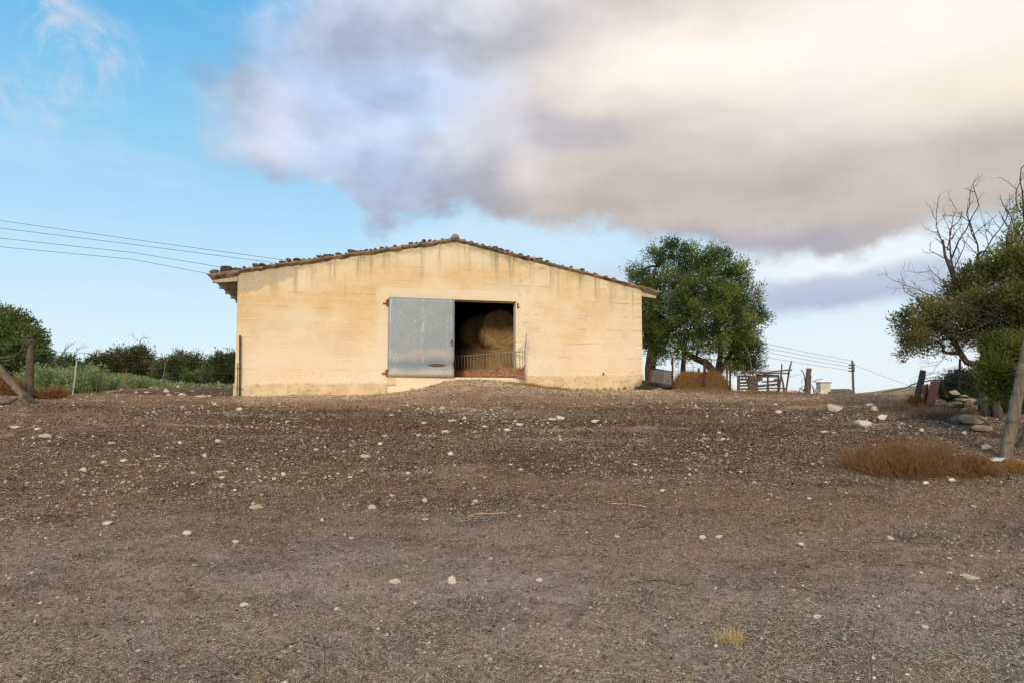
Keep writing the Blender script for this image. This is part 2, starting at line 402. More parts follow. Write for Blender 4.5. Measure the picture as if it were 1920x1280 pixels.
M_bark = simple('bark', (.035, .026, .02), (.10, .078, .058), 7, .95, .9, .03, (1, 1, .3), c3=(.15, .13, .10))
M_deadbark = simple('dead_bark', (.045, .033, .028), (.11, .085, .070), 9, .95, .7, .01, (1, 1, .4))
M_wood = simple('weathered_wood', (.06, .042, .032), (.16, .115, .085), 9, .9, .8, .012, (3, 3, .35), c3=(.2, .17, .14))
M_wood2 = simple('weathered_post_wood', (.13, .10, .07), (.26, .205, .145), 8, .9, .9, .012, (3, 3, .3), c3=(.09, .075, .055))
M_rust = simple('rusty_metal', (.13, .04, .018), (.32, .12, .05), 9, .8, .4, .004, c3=(.09, .035, .02))
M_rustsheet = simple('rusty_sheet', (.10, .042, .032), (.18, .078, .058), 6, .75, .3, .004, (1, 1, .4), c3=(.10, .05, .04))
M_gal = simple('galvanised_rail', (.26, .25, .22), (.42, .38, .30), 12, .6, .2, .002, metal=.4, c3=(.2, .09, .04))
M_darkmetal = simple('dark_metal', (.02, .018, .016), (.07, .05, .04), 20, .7, .2, .002)
M_wire = simple('wire', (.05, .05, .05), (.12, .11, .10), 20, .6, .1, .001)
M_cable = simple('cable', (.02, .025, .04), (.05, .055, .07), 10, .6, .1, .001)
M_black = simple('black_plastic', (.008, .008, .01), (.025, .026, .03), 6, .35, .5, .02)
M_concrete = simple('grey_concrete', (.18, .165, .14), (.34, .31, .26), 5, .9, .5, .01, c3=(.10, .09, .075))
M_tile = simple('clay_tile', (.30, .13, .06), (.52, .25, .13), 6, .85, .5, .01, c3=(.12, .10, .085))
M_mortar = simple('mouldy_mortar', (.10, .08, .055), (.42, .32, .20), 2.6, .95, .9, .03, c3=(.035, .032, .026))
M_rstone = simple('roof_stone', (.05, .045, .04), (.17, .15, .125), 4, .95, .8, .03, c3=(.28, .25, .2))
M_beam = simple('cream_beam', (.42, .36, .25), (.60, .52, .37), 5, .85, .4, .006, c3=(.25, .2, .14))
M_floor = simple('bounce_floor', (.42, .31, .17), (.60, .47, .28), 5, .95, .6, .02)  # pale straw tone put in to bounce sunlight up onto the bales
M_dark = simple('barn_interior', (.16, .13, .10), (.26, .21, .16), 3, .95, .5, .02)

def stonemat(name, a, b, c):
    m = Mat(name, .9); oi = m.N.new('ShaderNodeObjectInfo').outputs['Random']
    base = m.mix(oi, a, b); base = m.mix(m.ss(m.noise(14, 6, .65), .5, .75), base, c)
    m.col(base); m.bump(m.noise(30, 6, .7), .6, .01); return m.m
M_stone = stonemat('limestone', (.55, .45, .33), (.76, .68, .58), (.36, .28, .20))
M_rubble = stonemat('rubble_stone', (.32, .24, .15), (.50, .40, .28), (.18, .13, .08))

def plaster():
    m = Mat('cream_plaster', .92, 0, .15)
    sp = m.N.new('ShaderNodeSeparateXYZ'); m.L.new(m.vec, sp.inputs[0]); u, z = sp.outputs[0], sp.outputs[2]
    u = m.ma('ADD', u, 0.0)
    # depth below the roof line (object space: u along the wall from the left corner)
    top = m.ma('SUBTRACT', m.ma('SUBTRACT', RIDGE-ZB, m.ma('MULTIPLY', m.ma('ABSOLUTE', m.ma('SUBTRACT', u, ULEN/2)), SLOPE)), z)
    big = m.noise(.33, 5, .55, (1, 1, 1.5)); med = m.noise(1.5, 6, .6, (.8, 1, 1.3), (3, 0, 2)); fine = m.noise(14, 6, .7)
    c = m.mix(m.ss(big, .34, .64), (.70, .465, .205), (.82, .68, .45))
    c = m.mix(m.ma('MULTIPLY', m.ss(med, .42, .72), .55), c, (.82, .68, .46))
    c = m.mix(m.ma('MULTIPLY', m.ss(med, .48, .28), .45), c, (.62, .41, .18)); c = m.mix(m.ma('MULTIPLY', m.ss(m.noise(.7, 7, .7, (1, 1, .8), (21, 3, 2)), .5, .68), .3), c, (.62, .45, .26))
    # paler wash on the lower wall, uneven edge
    lowm = m.ss(m.ma('ADD', z, m.ma('MULTIPLY', m.ma('SUBTRACT', m.noise(.5, 4, .5, (1, 1, 1), (9, 1, 4)), .5), 3.0)), 2.5, 1.2)
    c = m.mix(m.ma('MULTIPLY', lowm, .6), c, (.84, .72, .53))
    nd = m.ss(m.ma('ADD', m.ma('ABSOLUTE', m.ma('SUBTRACT', u, (DU0+DU1)/2)), m.ma('MULTIPLY', m.noise(1.0, 4, .6, (1, 1, 1), (4, 4, 4)), 2.0)), 5.2, 3.0)
    c = m.mix(m.ma('MULTIPLY', m.ma('MULTIPLY', nd, m.ss(z, 3.2, 1.6)), .6), c, (.86, .76, .58))
    # horizontal block courses showing through, wavering
    wz = m.ma('ADD', z, m.ma('MULTIPLY', m.noise(1.2, 3, .5), .10))
    fr = m.ma('ABSOLUTE', m.ma('SUBTRACT', m.ma('FRACT', m.ma('DIVIDE', wz, .26)), .5))
    course = m.ma('MULTIPLY', m.ss(fr, .40, .49), m.ss(m.noise(.9, 4, .6, (1, 1, 4), (1, 2, 3)), .47, .62))
    c = m.mix(m.ma('MULTIPLY', course, .5), c, (.88, .73, .50))
    fr2 = m.ma('ABSOLUTE', m.ma('SUBTRACT', m.ma('FRACT', m.ma('DIVIDE', m.ma('ADD', wz, .09), .52)), .5))
    rgt = m.ss(u, 8.2, 12.0)
    crack = m.ma('MULTIPLY', m.ss(fr2, .465, .495), m.ss(m.noise(1.4, 5, .7, (.8, 1, 5), (7, 2, 5)), .52, .57))
    c = m.mix(m.ma('MULTIPLY', m.ma('MULTIPLY', crack, m.ma('ADD', m.ma('MULTIPLY', rgt, .6), .25)), .9), c, (.30, .22, .14))
    # fine random cracks
    v = m.N.new('ShaderNodeTexVoronoi'); v.feature = 'DISTANCE_TO_EDGE'; v.inputs['Scale'].default_value = .8
    wv = m.N.new('ShaderNodeVectorMath'); wv.operation = 'ADD'; m.L.new(m.vec, wv.inputs[0])
    nn = m.N.new('ShaderNodeTexNoise'); nn.inputs['Scale'].default_value = 2.2; nn.inputs['Detail'].default_value = 6; m.L.new(m.vec, nn.inputs['Vector'])
    m.L.new(nn.outputs['Color'], wv.inputs[1]); m.L.new(wv.outputs[0], v.inputs['Vector'])
    cr = m.ma('MULTIPLY', m.ss(v.outputs['Distance'], .012, .0), m.ss(m.noise(.8, 4, .6, (1, 1, 1), (2, 2, 8)), .55, .66))
    c = m.mix(m.ma('MULTIPLY', cr, .55), c, (.32, .23, .15))
    # grey-brown runs from the verge
    st = m.ss(m.noise(3.2, 5, .6, (1, 1, .08), (4, 0, 0)), .48, .67)
    runlen = m.ma('MULTIPLY', m.noise(1.6, 3, .5, (1, 1, .01), (8, 0, 0)), 1.9)
    fall = m.ss(m.ma('SUBTRACT', top, runlen), .35, -.75)
    c = m.mix(m.ma('MULTIPLY', m.ma('MULTIPLY', st, fall), .75), c, (.20, .15, .095))
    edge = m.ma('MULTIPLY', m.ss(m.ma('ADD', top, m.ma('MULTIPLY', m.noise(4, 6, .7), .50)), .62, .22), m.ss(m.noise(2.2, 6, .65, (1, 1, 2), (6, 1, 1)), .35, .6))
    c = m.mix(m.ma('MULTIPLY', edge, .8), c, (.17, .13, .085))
    # grey cement repair at the upper left corner
    wob = m.ma('MULTIPLY', m.ma('SUBTRACT', m.noise(3.0, 5, .6), .5), .5)
    dg = m.ma('ADD', m.ma('ADD', top, wob), m.ma('MULTIPLY', u, .22))
    rep = m.ma('MULTIPLY', m.ss(dg, .78, .70), m.ss(m.ma('ADD', u, wob), 1.95, 1.6))
    c = m.mix(m.ma('MULTIPLY', rep, .8), c, m.mix(m.ss(fine, .3, .7), (.38, .30, .21), (.48, .39, .28)))
    rim = m.ma('MULTIPLY', m.ma('MULTIPLY', m.ss(m.ma('ABSOLUTE', m.ma('SUBTRACT', dg, .77)), .09, .0), m.ss(u, 2.2, 1.6)), m.ss(med, .35, .6))
    c = m.mix(m.ma('MULTIPLY', rim, .5), c, (.24, .18, .12))
    # damp brown patches low on the wall
    pz = m.ma('MULTIPLY', m.ss(m.noise(.9, 6, .65, (1, 1, 1.6), (11, 3, 7)), .58, .70), m.ss(z, 1.6, .5))
    c = m.mix(m.ma('MULTIPLY', pz, .5), c, (.45, .30, .15)); gw = m.ma('MULTIPLY', m.ss(m.noise(.55, 7, .7, (1, 1, 1), (31, 3, 9)), .50, .66), .30); c = m.mix(gw, c, (.60, .50, .36))
    # paler repair strip over and beside the doorway
    dx = m.ma('SUBTRACT', m.ma('ABSOLUTE', m.ma('SUBTRACT', u, (DU0+DU1)/2)), (DU1-DU0)/2)
    band = m.ma('MULTIPLY', m.ss(m.ma('ADD', dx, m.ma('MULTIPLY', wob, .8)), .55, .25), m.ss(m.ma('ADD', z, m.ma('MULTIPLY', wob, .25)), DTOP-ZB+.42, DTOP-ZB+.36))
    c = m.mix(m.ma('MULTIPLY', band, .6), c, (.84, .71, .51))
    gry = m.ma('MULTIPLY', m.ma('MULTIPLY', m.ss(m.ma('ABSOLUTE', m.ma('SUBTRACT', dx, .30)), .38, .1), m.ss(u, 8, 9)), m.ss(m.noise(3.4, 6, .65, (1, 1, 1), (3, 9, 1)), .54, .64))
    c = m.mix(m.ma('MULTIPLY', gry, .5), c, (.45, .38, .30))
    c = m.mix(.10, c, m.mix(m.ss(fine, .3, .7), (.35, .22, .1), (1, .85, .62))); c = m.mix(.06, c, (.80, .72, .52))
    m.col(c)
    hgt = m.ma('ADD', m.ma('ADD', m.ma('MULTIPLY', fine, .5), m.ma('MULTIPLY', m.noise(3.5, 5, .6), .8)), m.ma('MULTIPLY', m.ma('ADD', course, m.ma('MULTIPLY', crack, -2.0)), .5))
    m.bump(hgt, .45, .02); return m.m

def doormat():
    m = Mat('galvanised_door', .5, .25, .4)
    sp = m.N.new('ShaderNodeSeparateXYZ'); m.L.new(m.vec, sp.inputs[0]); u, z = m.ma('SUBTRACT', sp.outputs[0], DU0), m.ma('SUBTRACT', sp.outputs[2], ZFLOOR-ZB)
    sp_ = m.vor(62, 'F1', (1, 1, 1), 'Color'); sx = m.N.new('ShaderNodeSeparateColor'); m.L.new(sp_, sx.inputs[0])
    c = m.mix(m.ss(sx.outputs[0], .0, 1.0), (.25, .285, .305), (.35, .385, .40))
    c = m.mix(m.ma('MULTIPLY', m.ss(m.noise(1.1, 5, .6), .35, .7), .4), c, (.25, .29, .31))
    # rubbed line down the middle and diagonal scratches
    ln = m.ma('MULTIPLY', m.ss(m.ma('ABSOLUTE', m.ma('SUBTRACT', u, 1.17)), .05, .01), m.ss(m.noise(5, 5, .6, (1, 1, 1)), .42, .6))
    c = m.mix(m.ma('MULTIPLY', ln, .65), c, (.52, .56, .56))
    w = m.N.new('ShaderNodeTexNoise'); w.inputs['Scale'].default_value = 3.2; w.inputs['Detail'].default_value = 3
    m.L.new(m.mp((3.2, 1, .28), (0, 0, 0), (0, R(38), 0)), w.inputs['Vector'])
    c = m.mix(m.ma('MULTIPLY', m.ma('MULTIPLY', m.ss(m.ma('ABSOLUTE', m.ma('SUBTRACT', w.outputs[0], .56)), .012, .0), m.ss(m.noise(1.3, 4, .5, (1, 1, 1), (5, 5, 5)), .42, .55)), .9), c, (.62, .66, .66))
    # dusty tan bands near the foot with ragged edges
    wz = m.ma('ADD', z, m.ma('ADD', m.ma('MULTIPLY', m.ma('SUBTRACT', m.noise(1.5, 8, .75, (1, 1, 1.5)), .5), .62), m.ma('MULTIPLY', u, -.03)))
    b1 = m.ma('MULTIPLY', m.ss(wz, .55, .68), m.ss(wz, .98, .75)); b2 = m.ss(wz, .24, .16)
    c = m.mix(m.ma('MULTIPLY', b1, .5), c, (.50, .42, .32)); c = m.mix(m.ma('MULTIPLY', b2, .65), c, (.52, .44, .33))
    bl = m.ma('MULTIPLY', m.ss(wz, .26, .34), m.ss(wz, .58, .45)); c = m.mix(m.ma('MULTIPLY', bl, .5), c, (.17, .22, .275))
    # rusty lens-shaped tear and corner
    ex = m.ma('DIVIDE', m.ma('SUBTRACT', u, 1.67), .37); ez = m.ma('DIVIDE', m.ma('SUBTRACT', z, .41), .065)
    le = m.ma('ADD', m.ma('ABSOLUTE', ez), m.ma('MULTIPLY', ex, ex)); le = m.ma('ADD', le, m.ma('MULTIPLY', m.noise(9, 4, .6), .4))
    ru = m.ss(le, 1.22, 1.1)
    ru = m.ma('MAXIMUM', ru, m.ss(m.ma('ADD', m.ma('ADD', m.ma('DIVIDE', m.ma('SUBTRACT', 2.31, u), .09), m.ma('ABSOLUTE', m.ma('DIVIDE', m.ma('SUBTRACT', z, .45), .28))), m.ma('MULTIPLY', m.noise(9, 4, .6), .4)), 1.2, 1.0))
    c = m.mix(ru, c, (.13, .045, .028))
    m.col(c); m.put(m.b.inputs['Metallic'], m.ma('MULTIPLY', m.ma('SUBTRACT', 1.0, ru), .25))
    m.bump(m.ma('ADD', m.noise(1.2, 3, .5), m.ma('MULTIPLY', m.noise(20, 4, .6), .06)), .5, .05); return m.m

def groundcol(m, k=1.0):
    sp = m.N.new('ShaderNodeSeparateXYZ'); m.L.new(m.vec, sp.inputs[0]); X, Y = sp.outputs[0], sp.outputs[1]
    a = m.noise(.30, 6, .65, (.55, 1.3, 1), (3, 3, 0)); b = m.noise(1.5, 10, .78, (.6, 1.2, 1))
    c = m.mix(m.ss(a, .40, .62), (.100, .060, .036), (.20, .136, .088))
    c = m.mix(m.ma('MULTIPLY', m.ss(b, .45, .72), .6), c, (.30, .215, .145))
    c = m.mix(m.ma('MULTIPLY', m.ss(b, .48, .34), .85), c, (.052, .032, .021))
    yn = m.ma('ADD', Y, m.ma('MULTIPLY', m.ma('SUBTRACT', a, .5), 7))
    c = m.mix(m.ma('MULTIPLY', m.ss(yn, 8.6, 4.2), .70), c, m.mix(m.ss(b, .42, .58), (.25, .212, .192), (.44, .385, .355)))
    V_ = m.ma('ADD', m.ma('MULTIPLY', m.ma('SUBTRACT', X, BX0), Dv.x), m.ma('MULTIPLY', m.ma('SUBTRACT', Y, BY0), Dv.y)); U_ = m.ma('ADD', m.ma('MULTIPLY', m.ma('SUBTRACT', X, BX0), Wv.x), m.ma('MULTIPLY', m.ma('SUBTRACT', Y, BY0), Wv.y))
    belt = m.ma('MULTIPLY', m.ss(yn, 8.5, 11.5), m.ss(yn, 17.5, 13.5))
    c = m.mix(m.ma('MULTIPLY', m.ma('MULTIPLY', belt, m.ss(X, -12, -4)), .72), c, (.085, .046, .026))
    c = m.mix(m.ma('MULTIPLY', m.ma('MULTIPLY', m.ss(yn, 16.0, 20.0), m.ss(Y, 32, 27)), .65), c, (.36, .245, .145))
    nb = m.ma('MULTIPLY', m.ma('MULTIPLY', m.ss(m.ma('ADD', V_, m.ma('MULTIPLY', m.ma('SUBTRACT', b, .5), 3.0)), -5.5, -1.5), m.ss(U_, -.5, 1.0)), m.ss(U_, 15.5, 13.5)); c = m.mix(m.ma('MULTIPLY', nb, .9), c, m.mix(m.ss(b, .4, .6), (.44, .32, .19), (.68, .52, .34)))
    ru = m.ma('MULTIPLY', m.ss(Y, 21.8, 22.8), m.ss(X, -7.5, -9.5)); c = m.mix(m.ma('MULTIPLY', ru, .8), c, (.115, .062, .036))
    pale = m.ma('MULTIPLY', m.ss(m.noise(.45, 6, .65, (.6, 1.6, 1), (8, 2, 0)), .54, .62), m.ss(m.noise(2.6, 6, .7), .38, .62))
    c = m.mix(m.ma('MULTIPLY', m.ma('MULTIPLY', pale, m.ss(Y, 7, 12)), .6), c, (.50, .41, .32))
    g3 = m.noise(9, 8, .8, (.8, 1, 1), (2, 9, 0)); c = m.mix(m.ma('MULTIPLY', m.ss(g3, .54, .63), .34), c, (.46, .37, .29)); c = m.mix(m.ma('MULTIPLY', m.ss(g3, .47, .38), .5), c, (.060, .042, .032))
    c = m.mix(1.0, c, (1.26, 1.13, 1.04), 'MULTIPLY')
    return c, Y
def groundmat():
    m = Mat('dirt', .96, 0, .12); c, Y = groundcol(m)
    f = m.noise(22, 8, .75); v = m.noise(75, 5, .7)
    c = m.mix(m.ss(Y, 34, 44), c, m.mix(m.ss(m.noise(.5, 5, .6, (1, 3, 1)), .4, .65), (.30, .21, .10), (.42, .31, .17)))
    c = m.mix(m.ma('MULTIPLY', m.ss(f, .5, .72), .45), c, (.38, .30, .22))
    c = m.mix(m.ma('MULTIPLY', m.ss(f, .47, .30), .7), c, (.045, .030, .022))
    c = m.mix(m.ma('MULTIPLY', m.ss(v, .60, .67), .55), c, (.66, .57, .46)); c = m.mix(m.ma('MULTIPLY', m.ss(v, .44, .36), .6), c, (.035, .026, .022))
    m.col(c); m.bump(m.ma('ADD', f, m.ma('MULTIPLY', v, .45)), .9, .03); return m.m
def clodmat():
    m = Mat('clods', .96, 0, .1); c, Y = groundcol(m); isl = m.island()
    c = m.mix(1.0, c, m.ramp(isl, [(0, (.14, .12, .11)), (.4, (.75, .70, .66)), (1, (1, 1, 1))]), 'MULTIPLY'); c = m.mix(m.ma('MULTIPLY', m.ss(isl, .80, .97), .5), c, (.62, .52, .41))
    m.col(c); m.bump(m.noise(60, 5, .7), .5, .01); return m.m

RIDGE = wall_uz(850, 452)[1]; EAVE = (wall_uz(445, 517)[1]+wall_uz(1204, 538)[1])/2
SLOPE = (RIDGE-EAVE)/(ULEN/2)
DTOP = wall_uz(900, 565)[1]; ZB = 1.5
print('BARN', ULEN, DU0, DU1, ZFLOOR, RIDGE, EAVE, wall_uz(445, 517)[1], wall_uz(1204, 538)[1], DTOP, SLOPE)
M_plaster = plaster(); M_door = doormat(); M_ground = groundmat()

# ------------------------------------------------------------------ ground sheet
def build_ground():
    rr = np.concatenate([[0.0, .5, 1.0, 1.5], np.geomspace(2.0, 34, 560), np.geomspace(35, 3500, 90)])
    th = np.concatenate([np.linspace(-R(50), R(50), 760), np.linspace(R(50), R(310), 66)[1:-1]])
    T, Q = np.meshgrid(th, rr); X = Q*np.sin(T); Y = Q*np.cos(T)
    Z = g(X, Y); nr, nt_ = X.shape
    V = np.stack([X, Y, Z], -1).reshape(-1, 3)
    i = np.arange(nr-1)[:, None]; j = np.arange(nt_)[None]; j2 = (j+1) % nt_
    idx = np.stack([i*nt_+j, i*nt_+j2, (i+1)*nt_+j2, (i+1)*nt_+j], -1).reshape(-1, 4)[:, ::-1]
    o = fastmesh('ground', V, 4, M_ground, idx=idx, smooth=True); o['kind'] = 'structure'
build_ground()

# ------------------------------------------------------------------ barn
def build_barn():
    b = root('barn', 'long cream plastered barn with a low pitched tiled roof and a wide doorway', 'barn', (BX0, BY0, ZB), YAW)
    T = .32; DEP = 24.0
    # front wall as one solid with the doorway cut out
    nu = 40
    ol = [(0, ZB-.9), (DU0, ZB-.9), (DU0, DTOP), (DU1, DTOP), (DU1, ZB-.9), (ULEN, ZB-.9), (ULEN, EAVE), (ULEN/2, RIDGE), (0, EAVE)]
    mb = MB(); n_ = len(ol)
    V = [tuple(BW(u, 0, z)) for u, z in ol]+[tuple(BW(u, T, z)) for u, z in ol]
    mb.add(V, [tuple(range(n_)), tuple(range(n_, 2*n_))[::-1]]+[(i, i+n_, (i+1) % n_+n_, (i+1) % n_) for i in range(n_)])
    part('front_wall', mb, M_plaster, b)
    # side and back walls
    for nm, u0, u1 in (('side_wall', 0, T), ('side_wall', ULEN-T, ULEN)):
        mb = MB(); mb.add([tuple(BW(u, v, z)) for z in (ZB-.9, EAVE-.06) for u, v in ((u0, T), (u1, T), (u1, DEP), (u0, DEP))],
               [(0, 3, 2, 1), (4, 5, 6, 7), (0, 1, 5, 4), (1, 2, 6, 5), (2, 3, 7, 6), (3, 0, 4, 7)]); part(nm, mb, M_plaster, b)
    mb = MB(); ol = [(0, ZB-.9), (ULEN, ZB-.9), (ULEN, EAVE), (ULEN/2, RIDGE), (0, EAVE)]; n_ = 5
    mb.add([tuple(BW(u, DEP, z)) for u, z in ol]+[tuple(BW(u, DEP+T, z)) for u, z in ol], [tuple(range(n_)), tuple(range(n_, 10))[::-1]]+[(i, i+n_, (i+1) % n_+n_, (i+1) % n_) for i in range(n_)])
    part('back_wall', mb, M_plaster, b)
    # floor slab
    mb = MB(); c = BW(ULEN/2, DEP/2+.03, ZFLOOR-.5); mb.box(c, (ULEN-2*T-.02, DEP-.1, 1.0), Matrix.Rotation(YAW, 3, 'Z')); part('floor', mb, M_floor, b)
    # threshold kerb under the doorway
    mb = MB(); c = BW((DU0+DU1)/2, .06, ZFLOOR-.32); mb.box(c, (DU1-DU0+.0, .20, .62), Matrix.Rotation(YAW, 3, 'Z')); 
    sill = part('threshold', mb, M_plaster, b)
    # plinth: rough projecting base in pieces
    zl0 = wall_uz(500, 721)[1]; zl1 = wall_uz(715, 717.5)[1]; zr0 = wall_uz(1010, 706)[1]; zr1 = wall_uz(1200, 702.5)[1]
    for (u0, u1, za, zb_) in ((-.035, DU0-.05, zl0, zl1), (DU1+.15, ULEN+.04, zr0, zr1)):
        mb = MB(); nn = max(6, int((u1-u0)/.12)); us = np.linspace(u0, u1, nn)
        pr = []
        for i, u in enumerate(us):
            t = (u-u0)/(u1-u0); zt = za+(zb_-za)*t+float(vn(u*2.1, 3.3, 9))*.06+float(vn(u*9, 1, 8))*.02
            out = -.05+float(vn(u*3.2, 7, 8))*.03
            pr.append([BW(u, .004, zt+.035), BW(u, out, zt-.01), BW(u, out-.015, ZB-.9)])
        V = [tuple(q) for p_ in pr for q in p_]; Fc = []
        for i in range(nn-1):
            for k in (0, 1): Fc.append((i*3+k, i*3+k+1, (i+1)*3+k+1, (i+1)*3+k))
        Fc += [(0, 1, 2), ((nn-1)*3, (nn-1)*3+2, (nn-1)*3+1)]
        mb.add(V, Fc); part('plinth', mb, M_plinth, b)
    # roof: slab, tiles, verge mortar, ridge
    OV = .86; vf = -.06
    roof = None
    mb = MB(); th = .05
    for s in (0, 1):
        ue = -OV if s == 0 else ULEN+OV*.8
        zr, ze = RIDGE+.012, RIDGE+.012-SLOPE*abs(ue-ULEN/2)
        V = []
        for v in (vf+.02, DEP+.4):
            V += [BW(ULEN/2, v, zr), BW(ue, v, ze), BW(ue, v, ze+th), BW(ULEN/2, v, zr+th)]
        mb.add([tuple(x) for x in V], [(0, 1, 2, 3)[::-1], (4, 5, 6, 7), (0, 4, 5, 1)[::-1], (1, 5, 6, 2)[::-1], (2, 6, 7, 3)[::-1], ])
    roof = part('roof', mb, M_concrete, b)
    # tiles: barrel covers running down the slope, columns across the depth, stepped courses
    V = []; I = []; off = 0
    for s in (0, 1):
        ue = -OV-.05 if s == 0 else ULEN+OV*.8+.05
        L_ = abs(ue-ULEN/2); nc = int(L_/.36); ncol = 60; sub = 4
        vs = vf-.03+np.arange(ncol*sub+1)*(.42/sub*.98)
        prof = .012+.040*np.abs(np.sin(np.pi*np.arange(ncol*sub+1)/sub))
        for c_ in range(nc):
            a0 = L_*c_/nc; a1 = L_*(c_+1)/nc+.05
            jit = RNG.normal(0, .008, ncol*sub+1)
            row = []
            for a_, dz in ((a0, .0), (a1, .028)):
                uu = ULEN/2+(ue-ULEN/2)/L_*a_
                zz = RIDGE+.012+th-SLOPE*a_+prof+dz+jit
                bx = BX0+Wv.x*uu+Dv.x*vs; by = BY0+Wv.y*uu+Dv.y*vs
                row.append(np.stack([bx, by, zz], -1))
            n1 = len(vs); V += row; k = np.arange(n1-1)
            q = np.stack([off+k, off+k+1, off+n1+k+1, off+n1+k], -1); I.append(q); off += 2*n1
            # front lip of this tile so the edge has thickness
            f0 = row[0][0]; f1 = row[1][0]
            V.append(np.array([f0, f1, f1-[0, 0, .045], f0-[0, 0, .045]])); I.append(np.array([[off, off+1, off+2, off+3]])); off += 4
            e = row[1]; V += [e, e-np.array([0, 0, .03])]; q = np.stack([off+k, off+k+1, off+n1+k+1, off+n1+k], -1); I.append(q); off += 2*n1
    fastmesh('tile_covering', np.concatenate(V), 4, M_tile, b, idx=np.concatenate(I))
    # verge mortar: ragged dark strip under the tile ends, on the wall face
    for s in (0, 1):
        mb = MB(); ue = -OV+.04 if s == 0 else ULEN+OV*.8-.04; nn = 110; pr = []
        for i in range(nn):
            t = i/(nn-1); u = ULEN/2+(ue-ULEN/2)*t; zt = RIDGE+.012+th-SLOPE*abs(u-ULEN/2)
            thick = .018+.045*(float(vn(u*1.3, 2, 5+s))+.5)+.10*max(0, float(vn(u*7, 5, 6+s)))
            if s == 1: thick *= .55
            dp = -.05-.05*(float(vn(u*5, 9, 7))+.5)
            if u < 0 or u > ULEN: thick = .11; 
            pr.append([BW(u, vf+.01, zt+.02), BW(u, vf+dp, zt+.008+float(vn(u*11, 3, 3))*.03), BW(u, vf+dp*.9, zt-thick*.6), BW(u, vf+.055, zt-thick-.06)])
        V = [tuple(q) for p_ in pr for q in p_]; Fc = []
        for i in range(nn-1):
            for k in range(3): Fc.append((i*4+k, i*4+k+1, (i+1)*4+k+1, (i+1)*4+k))
        Fc += [(0, 1, 2, 3), tuple((nn-1)*4+k for k in (3, 2, 1, 0))]
        mb.add(V, Fc); part('verge_mortar', mb, M_mortar, b)
    # ridge tiles
    mb = MB(); k = 10
    for j in range(60):
        v0 = vf-.10+j*.42; v1 = v0+.46; V = []
        for v, r_ in ((v0, .15), (v1, .13)):
            for i in range(k+1):
                a = math.pi*i/k; V.append(BW(ULEN/2+math.cos(a)*r_, v, RIDGE+th+.02+math.sin(a)*r_*1.05))
        n1 = k+1; Fc = [(i, i+1, n1+i+1, n1+i) for i in range(k)]
        if j == 0: Fc.append(tuple(range(n1)))
        mb.add([tuple(x) for x in V], Fc)
    part('ridge_tiles', mb, M_rstone2, roof, smooth=False)
    # rafters under the eaves
    for s in (0, 1):
        for j in range(17 if s == 0 else 14):
            v = .02+j*1.3; mb = MB()
            if s == 0: u0, u1 = -.02, -OV+.07; drop = 0
            else: u0, u1 = ULEN+.02, ULEN+OV*.8-.07; drop = .02
            z0 = RIDGE-SLOPE*abs(u0-ULEN/2); z1 = RIDGE-SLOPE*abs(u1-ULEN/2)
            V = []
            for vv in (v, v+.16):
                V += [BW(u0, vv, z0), BW(u0, vv, z0-.27), BW(u1, vv, z1-.20), BW(u1, vv, z1)]
            mb.add([tuple(x) for x in V], [(0, 1, 2, 3), (7, 6, 5, 4), (0, 4, 5, 1), (1, 5, 6, 2), (2, 6, 7, 3), (3, 7, 4, 0)])
            part('rafter', mb, M_beam, roof)
    # eave board behind first rafter (long purlin under tile edge)
    for ue in (-OV+.10, ULEN+OV*.8-.10):
        mb = MB(); z = RIDGE-SLOPE*abs(ue-ULEN/2)-.035; mb.beam(BW(ue, .2, z), BW(ue, DEP+.3, z), .07, .05); part('purlin', mb, M_beam, roof)
    # door leaf, hinged left, hung just proud of the wall and a little ajar
    du = wall_uz(851.5, 640, -.08)[0]; zt0 = wall_uz(729, 557, -.06)[1]; zt1 = wall_uz(851, 561.5, -.12)[1]; zb_ = wall_uz(790, 706.3, -.09)[1]
    mb = MB(); v0, v1 = -.07, -.14; th = .045
    nu_, nz_ = 24, 24; V = []
    for sgn in (0, 1):
        for j in range(nz_+1):
            for i in range(nu_+1):
                a = i/nu_; t = j/nz_; zz = zb_+(zt0+(zt1-zt0)*a-zb_)*t
                dent = .022*math.exp(-((t-.17)/.06)**2)*math.exp(-((a-.68)/.22)**2)+.006*float(vn(a*4, t*4, 12))+.016*math.exp(-((t-.45)/.12)**2)*math.exp(-((a-.97)/.12)**2)
                dent += .018*math.exp(-((t-.12)/.07)**2)
                V.append(BW(DU0-.03+(du-DU0+.03)*a, v0+(v1-v0)*a+(th if sgn else dent), zz))
    n1 = (nu_+1); N1 = n1*(nz_+1); Fc = []
    for j in range(nz_):
        for i in range(nu_): 
            q = (j*n1+i, j*n1+i+1, (j+1)*n1+i+1, (j+1)*n1+i); Fc += [q, tuple(x+N1 for x in q)[::-1]]
    for i in range(nu_): Fc += [(i, i+N1, i+1+N1, i+1), (nz_*n1+i, nz_*n1+i+1, nz_*n1+i+1+N1, nz_*n1+i+N1)]
    for j in range(nz_): Fc += [(j*n1, (j+1)*n1, (j+1)*n1+N1, j*n1+N1), (j*n1+nu_, j*n1+nu_+N1, (j+1)*n1+nu_+N1, (j+1)*n1+nu_)]
    mb.add([tuple(x) for x in V], Fc); door = part('door', mb, M_door, b, smooth=False)
    door['label'] = 'dented grey galvanised door leaf with rusty patch near its foot'
    for m_ in door.data.polygons: m_.use_smooth = len(m_.vertices) == 4 and abs(m_.normal.y) > .7
